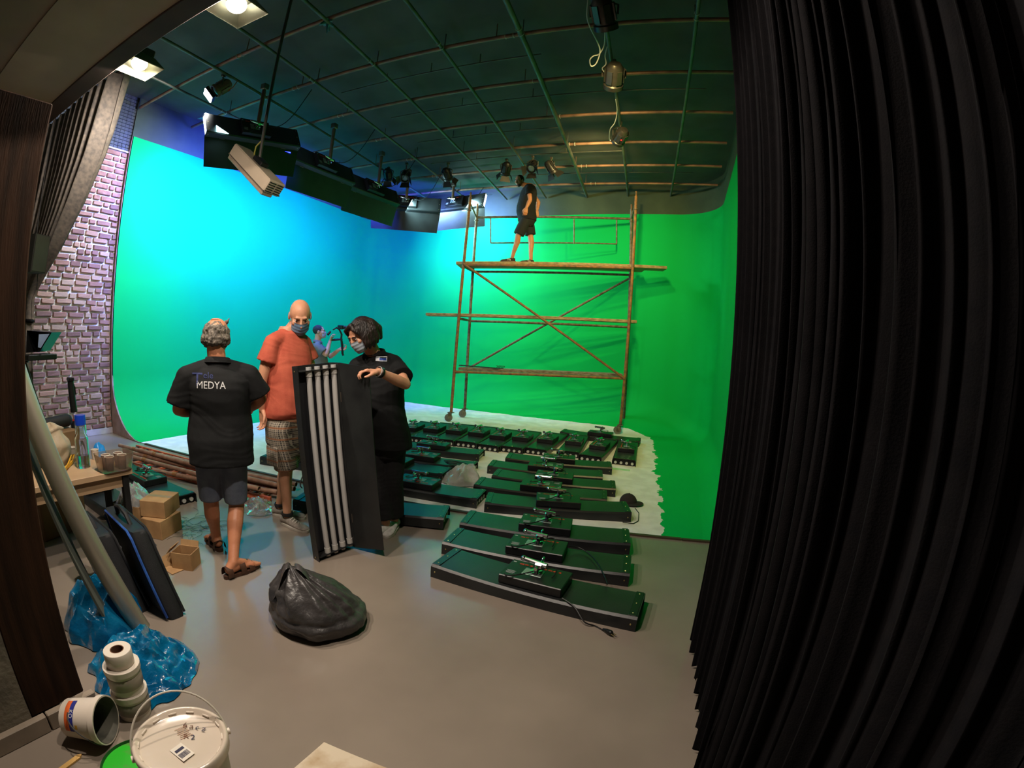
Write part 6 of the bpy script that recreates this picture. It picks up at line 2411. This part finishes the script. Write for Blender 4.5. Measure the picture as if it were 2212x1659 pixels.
M_cupc = mat('stained_clear_cup', (206, 176, 156), rough=0.15, trans=0.5, spec=0.6, ior=1.2)
tr = T(248, 1014)
t = thing('clear_tub', 'clear rectangular plastic tub holding the cups at the table corner', 'tub', tr, math.atan2(ey.y, ey.x) - PI / 2)
rings = []
for z, g in ((0.001, 0.84), (0.004, 0.86), (0.12, 1.0), (0.12, 0.98), (0.005, 0.84)):
    rings.append([V((0.095 * g * math.copysign(abs(math.cos(2 * PI * i / 28)) ** 0.35, math.cos(2 * PI * i / 28)), 0.13 * g * math.copysign(abs(math.sin(2 * PI * i / 28)) ** 0.35, math.sin(2 * PI * i / 28)), z)) for i in range(28)])
MB().loft(rings, True, True).build('shell', mat('clear_tub_plastic', (232, 214, 196), rough=0.1, trans=0.85, spec=0.6, ior=1.15), t, 60)
for k, (px, py, lab) in enumerate(((226, 1014, 'stained cup in the clear tub, bottle side and away from the table edge'), (240, 1006, 'stained cup in the clear tub, bottle side and at the table edge'), (252, 1013, 'stained cup in the clear tub, corner side and away from the table edge'), (264, 1004, 'stained cup in the clear tub, right at the table corner'))):
    o = cup(px, py, lab, 0.033, 0.10, M_cupc)
    dq = Rt @ V(((-0.036, 0.036)[k % 2], (-0.048, 0.048)[k // 2], 0))
    o.location = tr + dq + V((0, 0, 0.006))
cup(158, 990, 'paper cup half hidden behind the glass bottle', 0.032, 0.085)
cup(206, 992, 'white cup with dark band behind the glass bottle', 0.030, 0.075)
p = T(181, 1009)
t = thing('glass_bottle', 'clear glass water bottle with an upturned blue tumbler over its neck', 'bottle', p)
M_glass = mat('clear_glass', (248, 252, 250), rough=0.02, trans=1.0, spec=0.5, ior=1.35)
MB().lathe([(0.001, 0.0), (0.047, 0.0), (0.050, 0.006), (0.050, 0.20), (0.046, 0.225), (0.030, 0.245), (0.026, 0.29), (0.023, 0.29), (0.026, 0.243), (0.046, 0.20), (0.046, 0.01), (0.001, 0.008)], seg=32).build('bottle_glass', M_glass, t, 60)
MB().cyl((0, 0, 0.012), (0, 0, 0.09), 0.045, seg=28).build('water', mat('still_water', (226, 226, 220), rough=0.02, trans=0.95, ior=1.33), t)
MB().lathe([(0.043, 0.245), (0.038, 0.37), (0.001, 0.372), (0.001, 0.366), (0.034, 0.364), (0.039, 0.245)], seg=28).build('tumbler', M_glass, t, 60)
MB().lathe([(0.0418, 0.305), (0.0395, 0.371), (0.0385, 0.3735), (0.001, 0.3735)], seg=24).build('blue_lining', mat('cobalt_blue', (24, 62, 176), rough=0.2), t, 60)
p = T(116, 1005)
heapm = mat('milky_bag', (214, 196, 166), rough=0.35, trans=0.4, spec=0.5, bump=0.25, bscale=24, ior=1.2)
t = thing('carrier_bag', 'milky plastic carrier bag standing full on the low table', 'bag', p)


def cb_fn(u, v):
    a = 2 * PI * u
    r = (0.085 + 0.035 * math.sin(PI * min(1, v * 1.3))) * (1 if v < 0.6 else 1 - 0.25 * ((v - 0.6) / 0.4)) if v < 0.86 else 0.10 * (1 - ((v - 0.86) / 0.14) ** 2 * 0.98) * 0.86
    r *= 1 + 0.10 * noise.noise(V((math.cos(a) * 2.4, math.sin(a) * 2.4, v * 5))) + 0.05 * math.sin(a * 9 + v * 5) * v
    return (r * math.cos(a), r * math.sin(a) * 1.15, 0.002 + 0.30 * v + 0.012 * math.sin(a * 3) * v)


MB().grid(cb_fn, 60, 26).build('film', heapm, t, 180)
MB().box((0.0, 0, 0.10), (0.10, 0.11, 0.16), Matrix.Rotation(0.4, 3, 'Z'), ch=0.01).build('paper_parcel', mat('brown_parcel', (176, 138, 98), rough=0.8), t, 0)
pts = [T(120, 1010), T(134, 1016), T(146, 1013), T(158, 1003), T(162, 997), T(156, 1000), T(148, 1014), T(136, 1026), T(128, 1032)]
p = T(146, 1016)
mb = MB()
rg = []
for k, q in enumerate(pts):
    z = (0.012, 0.010, 0.012, 0.022, 0.045, 0.05, 0.03, 0.012, 0.006)[k]
    q2 = pts[min(k + 1, len(pts) - 1)] - pts[max(k - 1, 0)]
    nrm = V((-q2.y, q2.x, 0)).normalized() * 0.004
    rg.append([q - p + nrm + V((0, 0, z - 0.010)), q - p + nrm + V((0, 0, z + 0.012)), q - p - nrm + V((0, 0, z + 0.012)), q - p - nrm + V((0, 0, z - 0.010))])
o = mb.loft(rg).build('yellow_strap', mat('yellow_strap', (222, 164, 40), rough=0.5), None, 60, p)
tag(o, 'loose curl of yellow strapping on the low table', 'strap')
heap('plastic_glove', 'scrap of bright blue plastic behind the bottle on the table', 'plastic', T(214, 984), [0.05, 0.07, 0.05, 0.06, 0.05], 0.09, mat('sky_blue_plastic', (40, 140, 220), rough=0.3), 17.0, 36, 14, 0.02, 20)

# ------------------------------------------------------------------ things by the brick wall
def ground(px, py, dist):
    d = RAY(px, py)
    h = V((d.x, d.y, 0)).normalized() * dist
    return V((h.x, h.y, 0))


g = ground(156, 880, 4.7)
t = thing('monopod', 'black monopod standing behind the glass bottle against the brick wall', 'monopod', g)
def Q(x, y, o=0.0):
    return PP(x, y, g, o) - g


MB().cyl((0, 0, 0.0), Q(157, 905), 0.016, 0.018, 12).build('lower_leg', M_blk2, t)
MB().cyl(Q(160, 890), Q(152, 822), 0.030, 0.027, 14).build('upper_leg', M_blk2, t)
MB().box(Q(152, 819), (0.07, 0.05, 0.03), ch=0.006).build('head_plate', M_blk2, t, 0)
MB().tube([Q(157, 826), Q(162, 838), Q(163, 850), Q(160, 856)], 0.006, 6).build('wrist_loop', M_blk2, t)
MB().cyl(Q(157, 905), Q(157, 909), 0.022, seg=12).build('red_ring', mat('red_ring', (170, 40, 36), rough=0.5), t)
g2 = ground(80, 760, 4.6)
t = thing('teleprompter', 'black teleprompter with angled glass hood on a tripod before the brick wall', 'monitor', g2)


def Q2(x, y, o=0.0):
    return PP(x, y, g2, o) - g2


hood = [Q2(58, 714), Q2(112, 718), Q2(86, 760), Q2(56, 762)]
hb = [q + V((-0.22, 0.16, 0.0)) for q in hood]
MB().add(hood + hb, [(0, 1, 5, 4), (1, 2, 6, 5), (2, 3, 7, 6), (3, 0, 4, 7), (4, 5, 6, 7)]).build('hood', M_blk2, t, 0)
MB().add([Q2(84, 722, -0.01), Q2(107, 721, -0.01), Q2(88, 752, -0.01), Q2(82, 750, -0.01)], [(0, 1, 2, 3), (3, 2, 1, 0)]).build('glass', mat('prompter_glass', (130, 150, 180), rough=0.15, spec=0.6), t, 0)
MB().box(Q2(82, 771), (0.16, 0.28, 0.045), Matrix.Rotation(0.3, 3, 'Z'), ch=0.006).build('display_base', M_blk2, t, 0)
apex = Q2(54, 782)
for q, (fx, fy) in enumerate(((0.10, 0.36), (-0.30, 0.12), (-0.05, -0.34))):
    ft = V((apex.x + fx, apex.y + fy, 0.012))
    lg = MB().cyl(apex, ft, 0.013, 0.012, 10).build('tripod_leg', M_blk2, t)
    MB().cyl(apex + V((0.02, 0.0, 0)), ft + V((0.03, 0.0, 0.0)), 0.008, seg=8).build('leg_rod', M_blk2, lg)
    MB().cap(ft.lerp(apex, 0.12), ft, 0.02, 0.016).build('foot', M_blk2, lg)
MB().cyl(apex, Q2(56, 768), 0.03, seg=12).build('tripod_head', M_blk2, t)
g3 = ground(95, 915, 4.30)
zc_ = PP(97, 916, g3).z
t = thing('side_case', 'brown case with a black rolled bag on it beside the brick wall', 'case', g3, 0.25)
MB().box((0, 0, (zc_ - 0.05) / 2), (0.32, 0.42, zc_ - 0.05), ch=0.01).build('case_body', mat('brown_case', (120, 92, 62), rough=0.7), t, 0)
MB().cap((0.05, -0.2, zc_ + 0.0), (0.05, 0.18, zc_ + 0.01), 0.048, 0.05).build('rolled_bag', M_nylon, t)
g4 = ground(80, 548, 4.62)
zz = PP(78, 549, g4).z
t = thing('loudspeaker', 'small dark wedge shaped loudspeaker hanging before the tied curtain', 'speaker', (g4.x, g4.y, zz))
Rs = Matrix.Rotation(0.25, 3, 'Z')


def SP(*q):
    return Rs @ (V(q) * 1.75)


MB().add([SP(*q) for q in ((-0.05, -0.045, -0.085), (0.03, -0.045, -0.085), (0.05, -0.045, 0.085), (-0.05, -0.045, 0.085), (-0.05, 0.045, -0.085), (0.015, 0.045, -0.085), (0.035, 0.045, 0.085), (-0.05, 0.045, 0.085))],
         [(0, 1, 2, 3), (5, 4, 7, 6), (1, 5, 6, 2), (4, 0, 3, 7), (3, 2, 6, 7), (4, 5, 1, 0)]).build('cabinet', mat('speaker_grey', (28, 28, 24), rough=0.7), t, 0)
MB().add([SP(*q) for q in ((0.033, -0.04, -0.08), (0.019, 0.04, -0.08), (0.039, 0.04, 0.08), (0.053, -0.04, 0.08))], [(0, 1, 2, 3)]).build('grille', mat('speaker_grille', (40, 43, 32), rough=0.7), t, 0)
MB().cyl(SP(-0.02, 0, 0.08), V((SP(-0.02, 0, 0).x, SP(-0.02, 0, 0).y, 3.44 - zz)), 0.005, seg=8).build('hanging_cord', M_cable, t)
MB().cyl(SP(-0.03, 0.03, -0.08), SP(-0.03, 0.03, -0.16), 0.004, seg=6).build('loose_wire', M_cable, t)
